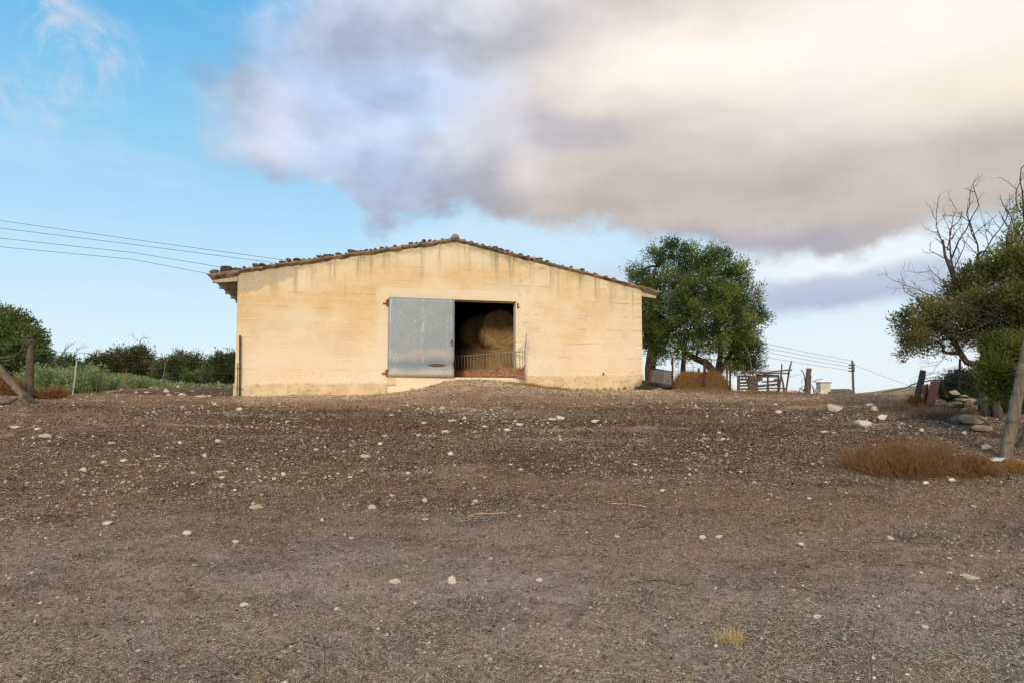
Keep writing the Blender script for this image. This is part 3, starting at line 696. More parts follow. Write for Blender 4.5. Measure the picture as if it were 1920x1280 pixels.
    for zz in (wall_uz(728, 568)[1], wall_uz(728, 698)[1]):
        mb = MB(); mb.box(BW(DU0-.075, -.05, zz), (.07, .09, .20), Matrix.Rotation(YAW, 3, 'Z')); mb.tube([BW(DU0-.05, -.075, zz-.12), BW(DU0-.05, -.075, zz+.12)], .022, 8)
        mb.box(BW(DU0-.15, -.006, zz-.03), (.14, .03, .06), Matrix.Rotation(YAW, 3, 'Z')); part('hinge', mb, M_rust, door)
    hu, hz = wall_uz(848, 640, -.16)
    mb = MB(); pts = [BW(hu+math.cos(a)*.035-.02, -.185, hz-.07+math.sin(a)*.11) for a in np.linspace(R(-60), R(230), 14)]
    mb.tube(pts, .011, 6); mb.tube([BW(hu-.01, -.13, hz+.03), BW(hu-.01, -.2, hz+.03)], .022, 6); part('handle', mb, M_darkmetal, door, smooth=True)
    # frame of the opening: dark steel head and right jamb plate
    mb = MB(); mb.beam(BW(DU0+.0, -.015, DTOP+.012), BW(DU1+.01, -.015, DTOP+.012), .03, .03); part('door_head', mb, M_darkmetal, b)
    u, z = wall_uz(970.5, 573)
    mb = MB(); mb.box(BW(u, -.02, z), (.035, .05, .17), Matrix.Rotation(YAW, 3, 'Z')); mb.tube([BW(u, -.05, z-.11), BW(u, -.05, z+.08)], .02, 6); mb.box(BW(u+.03, -.03, z-.07), (.05, .03, .03), Matrix.Rotation(YAW, 3, 'Z')); part('hinge', mb, M_darkmetal, b)
    # small block at the left foot of the doorway
    u, z = wall_uz(733, 713); mb = MB(); mb.box(BW(u, -.04, z-.02), (.24, .13, .26), Matrix.Rotation(YAW, 3, 'Z'), .008); part('foot_block', mb, M_plinth, b)
    # hole low on the right, its dark inside painted as a black prism
    u, z = wall_uz(1131, 699.5); mb = MB(); mb.add([tuple(BW(u-.05, -.004, z-.06)), tuple(BW(u+.05, -.004, z-.06)), tuple(BW(u+.03, -.004, z+.06)), tuple(BW(u-.05, .02, z-.06)), tuple(BW(u+.05, .02, z-.06)), tuple(BW(u+.03, .02, z+.06))], [(0, 1, 2), (5, 4, 3), (0, 3, 4, 1), (1, 4, 5, 2), (2, 5, 3, 0)]); part('painted_hole', mb, M_black, b)
    return b
M_plinth = simple('plinth_render', (.64, .48, .27), (.76, .61, .40), 2.2, .95, .9, .03, (1, 1, 1.5), c3=(.42, .30, .18))
M_rstone2 = simple('ridge_tile', (.20, .18, .14), (.36, .32, .25), 7, .9, .6, .01, c3=(.12, .11, .09))
barn = build_barn()

# ------------------------------------------------------------------ stones
def stone_mesh(name, seed, m_, flat=.6, sub=2, ang=.28):
    import bmesh
    bm = bmesh.new(); r = np.random.default_rng(seed); n_ = 15
    p = r.normal(size=(n_, 3)); p /= np.linalg.norm(p, axis=1, keepdims=True); p *= r.uniform(.72, 1.08, (n_, 1))
    for q in p: bm.verts.new((q[0], q[1]*.8, q[2]*flat))
    bmesh.ops.convex_hull(bm, input=bm.verts)
    bmesh.ops.bevel(bm, geom=list(bm.edges), offset=.09, segments=1, affect='EDGES', clamp_overlap=True)
    me = bpy.data.meshes.new(name); bm.to_mesh(me); bm.free(); me.materials.append(m_)
    return me
SM = [stone_mesh('stone', 20+i, M_stone, [.5, .62, .45, .7, .55, .8][i]) for i in range(6)]
RM = [stone_mesh('rubble_stone', 40+i, M_rubble, [.5, .62, .7][i]) for i in range(3)]
RS = [stone_mesh('roof_stone', 60+i, M_rstone, [.55, .7, .5][i]) for i in range(3)]
def place(me, name, loc, size, label, cat, group=None, rot=None, sink=.25, sq=(1, 1, 1)):
    o = bpy.data.objects.new(name, me); COL.objects.link(o)
    zs = size*sq[2]
    o.location = (loc[0], loc[1], loc[2]+zs*(.55-sink)); o.scale = (size*sq[0], size*sq[1], zs)
    o.rotation_euler = rot if rot else (random.uniform(-.15, .15), random.uniform(-.15, .15), random.uniform(0, 6.28))
    tag(o, label, cat, group); return o

# stones holding down the verge tiles: pixel columns measured along the verge
def roof_stones():
    lst = [(404, .17, 'long flat'), (425, .22, 'large rounded'), (443, .13, 'small'), (458, .12, 'small'), (478, .15, ''), (493, .16, ''), (527, .14, ''), (540, .15, ''), (558, .16, 'flat'), (598, .14, ''), (612, .11, ''), (622, .09, ''), (634, .13, ''), (658, .15, ''), (685, .10, ''), (703, .09, ''), (716, .08, ''), (780, .09, ''), (794, .16, ''), (806, .09, ''), (828, .08, ''),
           (884, .08, ''), (928, .11, ''), (940, .11, ''), (952, .11, ''), (976, .08, ''), (999, .12, 'pale'), (1013, .14, 'dark'), (1026, .08, ''), (1070, .12, 'dark'), (1082, .10, 'pale'), (1091, .12, ''), (1116, .10, 'flat')]
    lst += [(px, random.uniform(.05, .10), '') for px in (415, 433, 450, 468, 485, 509, 518, 534, 549, 570, 580, 590, 605, 618, 640, 648, 668, 676, 695, 725, 740, 755, 770, 787, 815, 870, 895, 905, 918, 934, 960, 990, 1006, 1040, 1055, 1100, 1135, 1150)]
    for i, (px, s, w) in enumerate(lst):
        left = px < 850
        v = .04; u = wall_uz(px, 500, v)[0]; z = RIDGE+.012+.05-SLOPE*abs(u-ULEN/2)+.055
        g_ = 'stones weighing down the left slope of the barn roof' if left else 'stones weighing down the right slope of the barn roof'
        lb = {404: 'long flat dark stone at the very left end of the barn roof edge', 425: 'largest dark rounded stone, near the left eave of the barn roof', 794: 'rounded grey stone nearest the left of the barn ridge tile',
              999: 'pale stone beside a dark one on the right slope of the barn roof', 1013: 'large dark stone halfway down the right slope of the roof',
              1116: 'lowest flat dark stone on the right slope of the barn roof'}.get(px)
        if not lb: lb = 'small dark stone lying on the roof edge left of the ridge' if left else 'small dark stone lying on the roof edge right of the ridge'
        o = place(SM[1] if w == 'pale' else RS[i % 3], 'roof_stone', BW(u, v, z), s*1.2, lb, 'stone', g_, sink=.38, sq=(1.2, .9, .95))
roof_stones()

# ------------------------------------------------------------------ hay bales, hurdle gate
def haymat(name, axis_y=True):
    m = Mat(name, .95, 0, .1)
    sp = m.N.new('ShaderNodeSeparateXYZ'); m.L.new(m.vec, sp.inputs[0])
    rad = m.ma('SQRT', m.ma('ADD', m.ma('MULTIPLY', sp.outputs[0], sp.outputs[0]), m.ma('MULTIPLY', sp.outputs[2], sp.outputs[2])))
    w = m.ma('SINE', m.ma('ADD', m.ma('MULTIPLY', rad, 30), m.ma('MULTIPLY', m.noise(1.6, 3, .6), 16)))
    n1 = m.noise(22, 5, .7, (1, 1, 1), (0, 0, 0), 2.0)
    f = m.ma('ADD', m.ma('MULTIPLY', w, .07), m.ma('ADD', m.ma('MULTIPLY', m.ma('SUBTRACT', n1, .5), 1.5), .5))
    c = m.ramp(f, [(.25, (.16, .09, .03)), (.5, (.40, .25, .095)), (.8, (.68, .48, .22))])
    m.col(c); m.bump(f, .9, .05); return m.m
M_hay = haymat('hay')
def strands(n_, gen, rad, name, m_, parent=None, loc=None, seg=1, k=3):
    """gen(n)-> start(n,3), dir(n,3), length(n), curl(n,3)"""
    A, D, Ln, Cu = gen(n_); parts = []; p = A; d = D
    rad = np.broadcast_to(rad, n_)
    for i in range(seg):
        q = p+d*(Ln/seg)[:, None]; r0 = rad*(1-.5*i/seg); r1 = rad*(1-.5*(i+1)/seg)
        parts.append(prisms(p, q, r0, r1, k)); p = q; d = d+Cu; d = d/np.linalg.norm(d, axis=1, keepdims=True)
    v, i_ = join(parts); return fastmesh(name, v, 4, m_, parent, loc, idx=i_)
M_straw = twigmat('straw', [(.45, .29, .11), (.62, .43, .18), (.75, .58, .30), (.55, .36, .15)])
def bale_mesh(upright=False):
    Rr, Wd = .75, 1.2; k = 48; mb = MB(); V = []
    rings = [(0, -Wd/2+.02), (.35, -Wd/2+.015), (.60, -Wd/2+.01), (.70, -Wd/2+.03), (Rr, -Wd/2+.12), (Rr+.01, -.2), (Rr+.01, .2), (Rr, Wd/2-.12), (.70, Wd/2-.03), (.0, Wd/2)]
    for r_, y in rings:
        for j in range(k):
            a = 2*math.pi*j/k; q = r_*(1+.035*float(vn(math.cos(a)*2+r_, math.sin(a)*2+y, 31)))
            V.append((math.cos(a)*q, y+.03*float(vn(a*3, r_*9, 5)), math.sin(a)*q*.97))
    Fc = [(i*k+j, i*k+(j+1) % k, (i+1)*k+(j+1) % k, (i+1)*k+j) for i in range(len(rings)-1) for j in range(k)]
    me = bpy.data.meshes.new('hay_bale'); me.from_pydata(V, [], Fc); finish(me, M_hay, True); return me
BALE = bale_mesh()
def fuzz_mesh():
    n_ = 2600; a = RNG.uniform(0, 2*np.pi, n_); face = RNG.random(n_) < .55
    r_ = np.where(face, .74*np.sqrt(RNG.random(n_)), .75); y = np.where(face, -.60, RNG.uniform(-.6, .6, n_))
    A = np.stack([np.cos(a)*r_, y, np.sin(a)*r_*.97], -1)
    T_ = np.stack([-np.sin(a), np.zeros(n_), np.cos(a)], -1)*np.sign(RNG.normal(size=(n_, 1)))
    Nn = np.where(face[:, None], np.array([[0, -1., 0]]), np.stack([np.cos(a), 0*a, np.sin(a)], -1))
    D = T_+Nn*RNG.uniform(-.02, .35, (n_, 1))+RNG.normal(0, .25, (n_, 3)); D /= np.linalg.norm(D, axis=1, keepdims=True)
    v, i_ = prisms(A, A+D*RNG.uniform(.08, .30, (n_, 1)), .0045, .003); 
    o = fastmesh('loose_straw', v, 4, M_straw, idx=i_); me = o.data; bpy.data.objects.remove(o); return me
FUZZ = fuzz_mesh()
def bale(px, py, d, label, upright=False, zc=None, rz=0):
    p = P(px, py, d); 
    if zc is not None: p.z = zc
    o = bpy.data.objects.new('hay_bale', BALE); COL.objects.link(o); o.location = p
    o.rotation_euler = (R(90) if upright else 0, R(random.uniform(0, 360)) if not upright else 0, rz)
    if upright: o.rotation_euler = (R(-90), 0, rz)
    tag(o, label, 'hay bale', 'round hay bales stacked inside the barn')
    f = bpy.data.objects.new('loose_straw', FUZZ); COL.objects.link(f); f.parent = o
zlow = ZFLOOR+.60
bale(935, 617, 27.4, 'big round hay bale lying face-on at the right, on top of the stack', zc=ZFLOOR+1.2+.72, rz=R(10))
bale(900, 622, 28.9, 'dim round hay bale behind and left of the large face-on bale', zc=ZFLOOR+1.2+.70, rz=R(16))
bale(944, 680, 27.5, 'upright hay bale under the large face-on bale at the right', True, zlow, R(5))
bale(896, 680, 28.8, 'upright hay bale at the bottom behind the middle of the gate', True, zlow, R(40))
bale(858, 680, 30.4, 'shadowed upright hay bale at the bottom beside the door edge', True, zlow, R(80))
def gate():
    g0 = P(986, 700, 24.75); a = wall_uz(984, 700, -.5)[0]
    Rb = BW(a, -.5, 0); Lb = P(838, 700, 26.4); 
    zr_b, zr_t = P(985, 704.5, Rb.y).z, P(986, 658, Rb.y).z
    zl_b, zl_t = P(838, 706, Lb.y).z, P(838, 669.5, Lb.y).z
    zl_b = max(zl_b, ZFLOOR+.01)
    t_ = root('hurdle_gate', 'low metal barred gate with rusty kick sheet standing skew in the doorway', 'gate', (Rb.x, Rb.y, ZFLOOR))
    R3 = lambda t, z: Vector((Rb.x+(Lb.x-Rb.x)*t, Rb.y+(Lb.y-Rb.y)*t, z))
    top = lambda t: zr_t+(zl_t-zr_t)*t; bot = lambda t: zr_b+(zl_b-zr_b)*t
    mid = lambda t: bot(t)+ (P(985, 688, Rb.y).z-zr_b)*(1-.25*t)
    part('top_rail', MB().tube([R3(t, top(t)) for t in np.linspace(0, 1, 6)], .022, 8), M_gal, t_, smooth=True)
    part('middle_rail', MB().tube([R3(t, mid(t)) for t in np.linspace(0, 1, 6)], .016, 8), M_gal, t_, smooth=True)
    for i in range(24):
        t = (i+.6)/24.5; part('bar', MB().tube([R3(t, mid(t)-.01), R3(t, top(t))], .011, 6), M_gal, t_, smooth=True)
    mb = MB(); n_ = 30; V = []
    for i in range(n_+1):
        t = i/n_; p0 = R3(t, bot(t)); p1 = R3(t, mid(t)-.02-.015*(i % 2)); off = Vector((.01*math.sin(i*1.9), .012*math.cos(i*2.3)-.02, 0))
        V += [p0+off, p1+off, p1+off+Vector((0, .015, 0)), p0+off+Vector((0, .015, 0))]
    Fc = []
    for i in range(n_):
        for k in range(4): Fc.append((i*4+k, i*4+(k+1) % 4, (i+1)*4+(k+1) % 4, (i+1)*4+k))
    Fc += [(0, 1, 2, 3), tuple(n_*4+k for k in (3, 2, 1, 0))]
    mb.add([tuple(v) for v in V], Fc); part('kick_sheet', mb, M_rustk, t_)
    q = P(987.5, 625, Rb.y); part('end_post', MB().tube([R3(0, zr_b), R3(0, zr_t), Vector((q.x, q.y, q.z))], .02, 8), M_gal, t_)
    part('brace', MB().tube([P(967, 662, Rb.y-.02), P(984, 645, Rb.y-.02)], .010, 6), M_gal, t_)
    part('brace', MB().tube([P(976, 696, Rb.y-.05), P(985, 684, Rb.y-.05)], .018, 6), M_rust, t_)
M_rustk = simple('kick_sheet_rust', (.30, .12, .05), (.46, .24, .13), 4, .8, .4, .01, (1, 1, 1), c3=(.16, .05, .025))
gate()

# dark pole against the left corner
def corner_pole():
    a = P(449.5, 742, 22.44); a.z = gz(a.x, a.y)-.1; b_ = P(450, 629, 22.44)
    o = root('metal_pole', 'thin dark metal pole standing against the left corner of the barn', 'pole', (a.x, a.y, a.z+.1))
    part('shaft', MB().tube([a, b_], .028, 8), M_darkmetal, o)
    for py in (690, 728): 
        c = P(450, py, 22.44); part('bracket', MB().tube([c+Vector((-.12, 0, 0)), c+Vector((.06, 0, .01))], .012, 6), M_darkmetal, o)
    a = P(444.5, 742, 22.36); a.z = gz(a.x, a.y)-.1; b_ = P(446, 680, 22.36)
    o = part('metal_stake', MB().tube([a, b_], .017, 6), M_rust, loc=a); tag(o, 'short thin rusty stake beside the taller dark pole at the barn corner', 'stake')
corner_pole()

# ------------------------------------------------------------------ trees
def gen_leaves(clumps, n_tuft, per, size, tuft_r, rng, aspect=.32, gap=.0, outw=.6, seed_=3):
    """clumps: list of (center, (rx,ry,rz)); returns quads array and tuft centres"""
    cl = np.array([list(c)+list(r_) for c, r_ in clumps]); wt = cl[:, 3]*cl[:, 4]*cl[:, 5]; wt = wt**.7; wt /= wt.sum()
    ci = rng.choice(len(cl), n_tuft, p=wt)
    d = rng.normal(size=(n_tuft, 3)); d /= np.linalg.norm(d, axis=1, keepdims=True)
    rr = .35+.68*rng.random(n_tuft)**.6
    tc = cl[ci, :3]+d*cl[ci, 3:]*rr[:, None]*(1+.6*(vn(d[:, 0]*2.2+ci, d[:, 2]*2.2+ci*3, seed_)))[:, None]*.93
    sz = tuft_r*rng.uniform(.6, 1.35, n_tuft)
    ti = np.repeat(np.arange(n_tuft), per); n_ = len(ti)
    dd = rng.normal(size=(n_, 3)); dd /= np.linalg.norm(dd, axis=1, keepdims=True)
    dd[:, 2] = dd[:, 2]*.8+.12
    axis = d[ti]*outw+np.array([0, 0, .35]); axis /= np.linalg.norm(axis, axis=1, keepdims=True)
    along = rng.random(n_)[:, None]
    pos = tc[ti]+(dd*.55+axis*(along-.3)*1.2)*sz[ti][:, None]
    ax = dd*.9+axis*.8+rng.normal(0, .3, (n_, 3)); ax /= np.linalg.norm(ax, axis=1, keepdims=True)
    sd_ = np.cross(ax, rng.normal(size=(n_, 3))); sd_ /= np.linalg.norm(sd_, axis=1, keepdims=True)
    L_ = (size*rng.uniform(.6, 1.3, n_))[:, None]; w = L_*aspect
    Q = np.stack([pos, pos+ax*L_*.5+sd_*w*.5, pos+ax*L_, pos+ax*L_*.5-sd_*w*.5], 1)
    return Q.reshape(-1, 3), tc, cl[ci, :3]
def curve_pts(a, b, n_=7, bend=.12, rng=RNG, sag=0):
    a = np.array(a, float); b = np.array(b, float); L_ = np.linalg.norm(b-a)
    t = np.linspace(0, 1, n_)[:, None]; o1 = rng.normal(0, bend*L_, 3); o2 = rng.normal(0, bend*L_*.5, 3)
    p = a+(b-a)*t+np.sin(np.pi*t)*o1+np.sin(2*np.pi*t)*o2
    p[:, 2] -= (np.sin(np.pi*t)*sag*L_)[:, 0]
    return p
def tree(name, label, trunk_paths, clumps, lm, n_tuft, per, size, tuft_r, group=None, seed=1, aspect=.32, twig=.5, bark=None, limb_r=.05, forks=None, cat='tree', dead=None):
    rng = np.random.default_rng(seed); bark = bark or M_bark
    base = trunk_paths[0][0][0]; t_ = root(name, label, cat, tuple(base), 0, group)
    mb = MB()
    for pts, rad in trunk_paths: mb.tube([Vector(p) for p in pts], rad, 9, rough=.10)
    nodes = np.array([list(p) for pts, _ in trunk_paths for p in pts[len(pts)//2:]])
    for c, r_ in clumps:
        c = np.array(c); j = np.argmin(np.linalg.norm(nodes-c, axis=1)); pts = curve_pts(nodes[j], c, 7, .10, rng)
        mb.tube([Vector(p) for p in pts], list(np.linspace(limb_r, limb_r*.35, 7)), 6, rough=.1)
    part('trunk', mb, bark, t_, smooth=True)
    Q, tc, cc = gen_leaves(clumps, n_tuft, per, size, tuft_r, rng, aspect)
    fastmesh('crown', Q, 4, lm, t_)
    if twig > 0:
        k = rng.random(len(tc)) < twig; a = cc[k]+(tc[k]-cc[k])*.15; b = tc[k]+(tc[k]-cc[k])*.12
        mid = (a+b)/2+rng.normal(0, .06, a.shape)*np.linalg.norm(b-a, axis=1, keepdims=True)*2
        v, i_ = join([prisms(a, mid, limb_r*.25, limb_r*.16), prisms(mid, b, limb_r*.16, limb_r*.07)])
        fastmesh('twigs', v, 4, bark, t_, idx=i_)
    if dead:
        def rec(p, d, L_, r_, lev):
            ns = 5; q = p
            for s in range(ns):
                d = d+rng.normal(0, .16, 3)+np.array([0, 0, .05]); d /= np.linalg.norm(d)
                nq = q+d*L_/ns; segA.append(q); segB.append(nq); ra.append(r_*(1-.6*s/ns)); rb.append(r_*(1-.6*(s+1)/ns)); q = nq
                if lev > 0 and rng.random() < .72:
                    sd_ = rng.normal(size=3); sd_ -= d*sd_.dot(d); sd_ /= np.linalg.norm(sd_)
                    nd = d*.75+sd_*.75; nd /= np.linalg.norm(nd); rec(q, nd, L_*rng.uniform(.35, .6), r_*.5, lev-1)
        for p, d, L_, r_, lev in dead:
            segA = []; segB = []; ra = []; rb = []
            d = np.array(d, float); rec(np.array(p, float), d/np.linalg.norm(d), L_, r_, lev)
            v, i_ = prisms(np.array(segA), np.array(segB), np.array(ra), np.array(rb), 5)
            fastmesh('bare_branch', v, 4, M_deadbark, t_, idx=i_)
    return t_
def PC(px, py, d, rx, ry=None, rz=None):
    """clump from pixel centre and pixel radii at depth d"""
    k = d/F; ry_ = rx if ry is None else ry
    return (tuple(P(px, py, d)), (rx*k, (rz if rz else (rx+ry_)/2)*k, ry_*k))
L_olive = leafmat('olive_leaf', [(.018, .034, .010), (.060, .100, .020), (.150, .200, .035), (.33, .37, .08)], .35)
L_olive2 = leafmat('bluegreen_leaf', [(.045, .060, .024), (.085, .105, .038), (.14, .165, .060), (.22, .23, .095)], .35)
L_dry = leafmat('olive_brown_leaf', [(.038, .038, .014), (.105, .115, .028), (.22, .23, .050), (.38, .36, .11)], .4)
L_bright = leafmat('bright_leaf', [(.030, .045, .010), (.085, .110, .018), (.22, .235, .035)], .4)
L_far = leafmat('distant_leaf', [(.045, .075, .025), (.12, .165, .05), (.25, .29, .10)], .4)
L_scrub = leafmat('scrub_leaf', [(.05, .06, .026), (.10, .11, .042), (.17, .165, .07)], .3)
L_weed = leafmat('weed_leaf', [(.12, .17, .06), (.24, .31, .12), (.35, .41, .18), (.42, .45, .25)], .4)

def main_tree():
    D = 30.5; b0 = P(1222, 712, 30.5); b0.z = gz(b0.x, b0.y)-.05
    tp = []
    tr = [b0, P(1219, 690, D), P(1222, 665, D), P(1232, 640, D), P(1252, 622, D), P(1285, 600, D), P(1300, 560, D)]
    tp.append((tr, [.30, .26, .23, .20, .17, .13, .08]))
    tp.append(([P(1228, 650, D), P(1215, 620, D), P(1213, 580, D), P(1222, 540, D), P(1230, 500, D)], [.13, .10, .08, .06, .04]))
    b2 = P(1352, 735, 30.0); b2.z = gz(b2.x, b2.y)-.05
    tp.append(([b2, P(1345, 705, 30), P(1325, 680, 30), P(1305, 672, 30), P(1285, 660, 30.3), P(1270, 640, 30.5)], [.20, .18, .16, .14, .12, .08]))
    tp.append(([P(1345, 705, 30), P(1360, 680, 30), P(1372, 655, 30), P(1375, 620, 30)], [.13, .11, .09, .05]))
    tp.append(([P(1345, 700, 30), P(1352, 660, 30), P(1345, 620, 30), P(1335, 560, 30), P(1320, 520, 30)], [.14, .12, .10, .08, .04]))
    tp.append(([P(1281, 712, 30.2), P(1281, 690, 30.2), P(1283, 650, 30.2)], [.12, .11, .08]))
    cl = [PC(1232, 478, D, 20, 17), PC(1262, 482, D, 34, 26), PC(1300, 500, D, 26, 24), PC(1338, 492, 30.5, 32, 26), PC(1368, 515, 30, 30, 28), PC(1200, 512, 31, 22, 14),
          PC(1215, 525, 31, 32, 20), PC(1265, 535, 30, 40, 32), PC(1310, 548, 29.5, 42, 36), PC(1352, 560, 29, 42, 36), PC(1392, 560, 29.5, 36, 30), PC(1285, 585, 29, 40, 34),
          PC(1330, 605, 28.6, 44, 34), PC(1375, 600, 29, 38, 34), PC(1408, 590, 30, 22, 24), PC(1270, 630, 29.2, 36, 26), PC(1315, 645, 28.8, 42, 24), PC(1365, 645, 29, 36, 26), PC(1400, 635, 30, 22, 24), PC(1412, 668, 30, 16, 18),
          PC(1240, 590, 31, 30, 36), PC(1385, 680, 30, 28, 14), PC(1218, 560, 31.2, 22, 26), PC(1290, 470, 31, 14, 10), PC(1345, 475, 31, 16, 10), PC(1392, 512, 30.5, 14, 18), PC(1425, 597, 30, 12, 8), PC(1228, 610, 31, 20, 20), PC(1415, 688, 29.5, 14, 12), PC(1405, 655, 29.2, 20, 20), PC(1235, 668, 29.5, 14, 12), PC(1388, 690, 29.5, 26, 14), PC(1262, 662, 29, 26, 14), PC(1412, 640, 29.5, 14, 24), PC(1218, 570, 30.0, 12, 30), PC(1224, 620, 30.0, 14, 26), PC(1214, 540, 30.2, 10, 16), PC(1216, 590, 31.5, 14, 40), PC(1226, 640, 31.5, 18, 30), PC(1212, 540, 31.5, 16, 24), PC(1240, 655, 30.5, 18, 14), PC(1212, 625, 32, 12, 40)]
    dead = [*[(P(random.uniform(1215, 1380), random.uniform(520, 640), 28.6), (random.uniform(-1, 1), 0, random.uniform(.2, 1)), random.uniform(.8, 1.6), .022, 2) for _ in range(14)], *[(P(random.uniform(1206, 1245), random.uniform(560, 680), 31), (random.uniform(-.4, .4), 0, 1), random.uniform(1, 1.8), .03, 3) for _ in range(8)], (P(1385, 555, 29.5), (.9, 0, .5), 1.1, .02, 1), (P(1395, 660, 30), (.6, 0, -.5), 1.2, .02, 2), (P(1250, 640, 30), (.5, 0, -.8), 1.6, .03, 2), (P(1270, 650, 30), (-.2, 0, -.9), 1.2, .02, 2), (P(1350, 670, 30), (.8, 0, -.1), 1.8, .035, 2), (P(1205, 500, 31), (-.6, 0, .5), .7, .015, 2), (P(1330, 665, 30), (.1, 0, -.8), 1.2, .02, 2)]
    tree('olive_tree', 'broad dark green olive tree crowding the right corner of the barn', tp, cl, L_olive, 1900, 60, .105, .34, seed=3, aspect=.34, limb_r=.06, dead=dead)
main_tree()

def right_tree():
    D = 15.0; b0 = P(1851, 790, D); b0.z = gz(b0.x, b0.y)-.05
    tp = [([b0, P(1848, 750, D), P(1845, 710, D), P(1850, 670, D), P(1858, 620, D), P(1868, 570, D), P(1880, 530, D)], [.17, .14, .13, .13, .11, .08, .05])]
    tp.append(([P(1880, 800, 14.7), P(1866, 760, 14.8), P(1862, 720, 15), P(1858, 680, 15)], [.12, .10, .09, .08]))
    tp.append(([P(1849, 690, D), P(1830, 683, D), P(1812, 678, D), P(1800, 660, D), P(1788, 640, D), P(1770, 622, D), P(1745, 612, D), P(1720, 612, D)], [.10, .08, .07, .06, .055, .05, .035, .02]))
    tp.append(([P(1800, 661, D), P(1785, 662, D), P(1770, 660, D), P(1768, 648, D), P(1758, 640, D)], [.05, .04, .035, .03, .02]))
    tp.append(([P(1850, 660, D), P(1835, 630, D), P(1825, 600, D), P(1805, 560, D), P(1788, 520, D), P(1772, 480, D), P(1768, 450, D)], [.09, .08, .07, .06, .045, .03, .02]))
    tp.append(([P(1858, 600, D), P(1848, 560, D), P(1838, 520, D), P(1832, 480, D)], [.07, .06, .045, .03]))
    tp.append(([P(1870, 570, D), P(1885, 530, D), P(1892, 490, D), P(1890, 460, D)], [.07, .06, .05, .035]))
    tp.append(([P(1850, 650, D), P(1890, 640, 14.5), P(1930, 560, 14.2), P(1935, 470, 14.2), P(1928, 400, 14.2)], [.12, .12, .1, .06, .04]))
    cl = [PC(1700, 612, D, 26, 26), PC(1716, 640, D, 26, 22), PC(1735, 590, D, 32, 26), PC(1700, 665, D, 14, 8), PC(1745, 645, D, 26, 18), PC(1768, 610, D, 28, 24), PC(1750, 575, D, 22, 14), PC(1805, 545, D, 26, 30), PC(1800, 590, 14.7, 30, 30), PC(1832, 520, D, 30, 24), PC(1835, 570, 14.6, 34, 34),
          PC(1870, 520, 14.6, 30, 28), PC(1905, 510, 14.3, 30, 30), PC(1868, 590, 14.4, 34, 34), PC(1905, 570, 14, 34, 36), PC(1830, 625, 14.8, 34, 26), PC(1875, 645, 14.5, 36, 26), PC(1912, 625, 14, 30, 30), PC(1935, 560, 14, 34, 60), PC(1950, 480, 14, 30, 40), PC(1795, 640, 15, 22, 16), PC(1905, 470, 14.6, 14, 20), PC(1795, 560, 15, 16, 26), PC(1908, 440, 14.4, 14, 22), PC(1925, 400, 14.4, 12, 24), PC(1880, 480, 14.6, 22, 22), PC(1850, 500, 14.8, 20, 18), PC(1915, 500, 14.2, 20, 30)]
    dead = []
    def dd(px, py, qx, qy, L_, r_, lev, d=15.0): 
        a = P(px, py, d); b = P(qx, qy, d); dead.append((a, (b-a).normalized(), L_, r_*.62, lev))
    dd(1792, 530, 1766, 440, 1.25, .045, 3); dd(1780, 495, 1778, 390, 1.35, .035, 3); dd(1768, 460, 1740, 400, .75, .022, 2); dd(1776, 470, 1783, 380, 1.1, .022, 2)
    dd(1836, 500, 1822, 420, 1.2, .035, 3); dd(1828, 450, 1805, 405, .75, .02, 2); dd(1838, 485, 1895, 395, 1.35, .028, 3); dd(1848, 500, 1856, 430, .8, .02, 2)
    dd(1890, 500, 1885, 420, 1.1, .04, 3); dd(1892, 470, 1915, 410, .8, .025, 3); dd(1892, 480, 1880, 400, .9, .02, 3); dd(1925, 430, 1912, 350, 1.35, .035, 3, 14.5); dd(1915, 400, 1900, 320, .9, .02, 2, 14.5)
    dd(1755, 560, 1708, 545, .85, .02, 3); dd(1740, 575, 1690, 545, .7, .018, 3); dd(1790, 550, 1705, 515, 1.1, .02, 2); dd(1795, 560, 1730, 580, .8, .018, 3); dd(1800, 520, 1795, 480, .5, .015, 2)
    for k in range(16): dd(random.uniform(1790, 1900), random.uniform(540, 640), random.uniform(1700, 1920), random.uniform(500, 680), random.uniform(.7, 1.3), .02, 3, random.uniform(14.0, 14.6))
    dd(1790, 650, 1765, 680, .7, .014, 3); dd(1812, 678, 1828, 715, .6, .02, 1)
    tree('half_dead_tree', 'half dead tree with bare upper branches standing at the right edge', tp, cl, L_dry, 2200, 26, .072, .17, seed=8, aspect=.34, limb_r=.026, twig=.9, dead=dead)
right_tree()

def simple_tree(name, label, px, base_py, D, cl, lm, nt, per, size, tr, seed, group=None, limb=.05, twig=.3, cat='tree', dead=None):
    x = P(px, 737, D).x; b = Vector((x, D, gz(x, D)-.1)); top = Vector(cl[0][0]); 
    tp = [([b, b+(top-b)*.35+Vector((.1, 0, 0)), b+(top-b)*.7, top], [limb*2.2, limb*1.7, limb*1.2, limb*.6])]
    return tree(name, label, tp, cl, lm, nt, per, size, tr, group, seed, limb_r=limb, twig=twig, cat=cat, dead=dead)
G = 'trees and bushes beyond the weed field left of the barn'
simple_tree('dense_tree', 'large dense dark green tree at the left edge behind the fence post', 25, 720, 42, [PC(20, 650, 42, 50, 45), PC(-20, 620, 42, 45, 42), PC(30, 612, 42, 30, 26), PC(5, 595, 43, 22, 14), PC(58, 640, 42, 26, 30), PC(68, 672, 42, 24, 24), PC(20, 690, 42, 50, 26), PC(-40, 670, 42, 50, 50), PC(46, 660, 41, 30, 30)], L_far, 1500, 22, .22, .36, 11, G, .09)
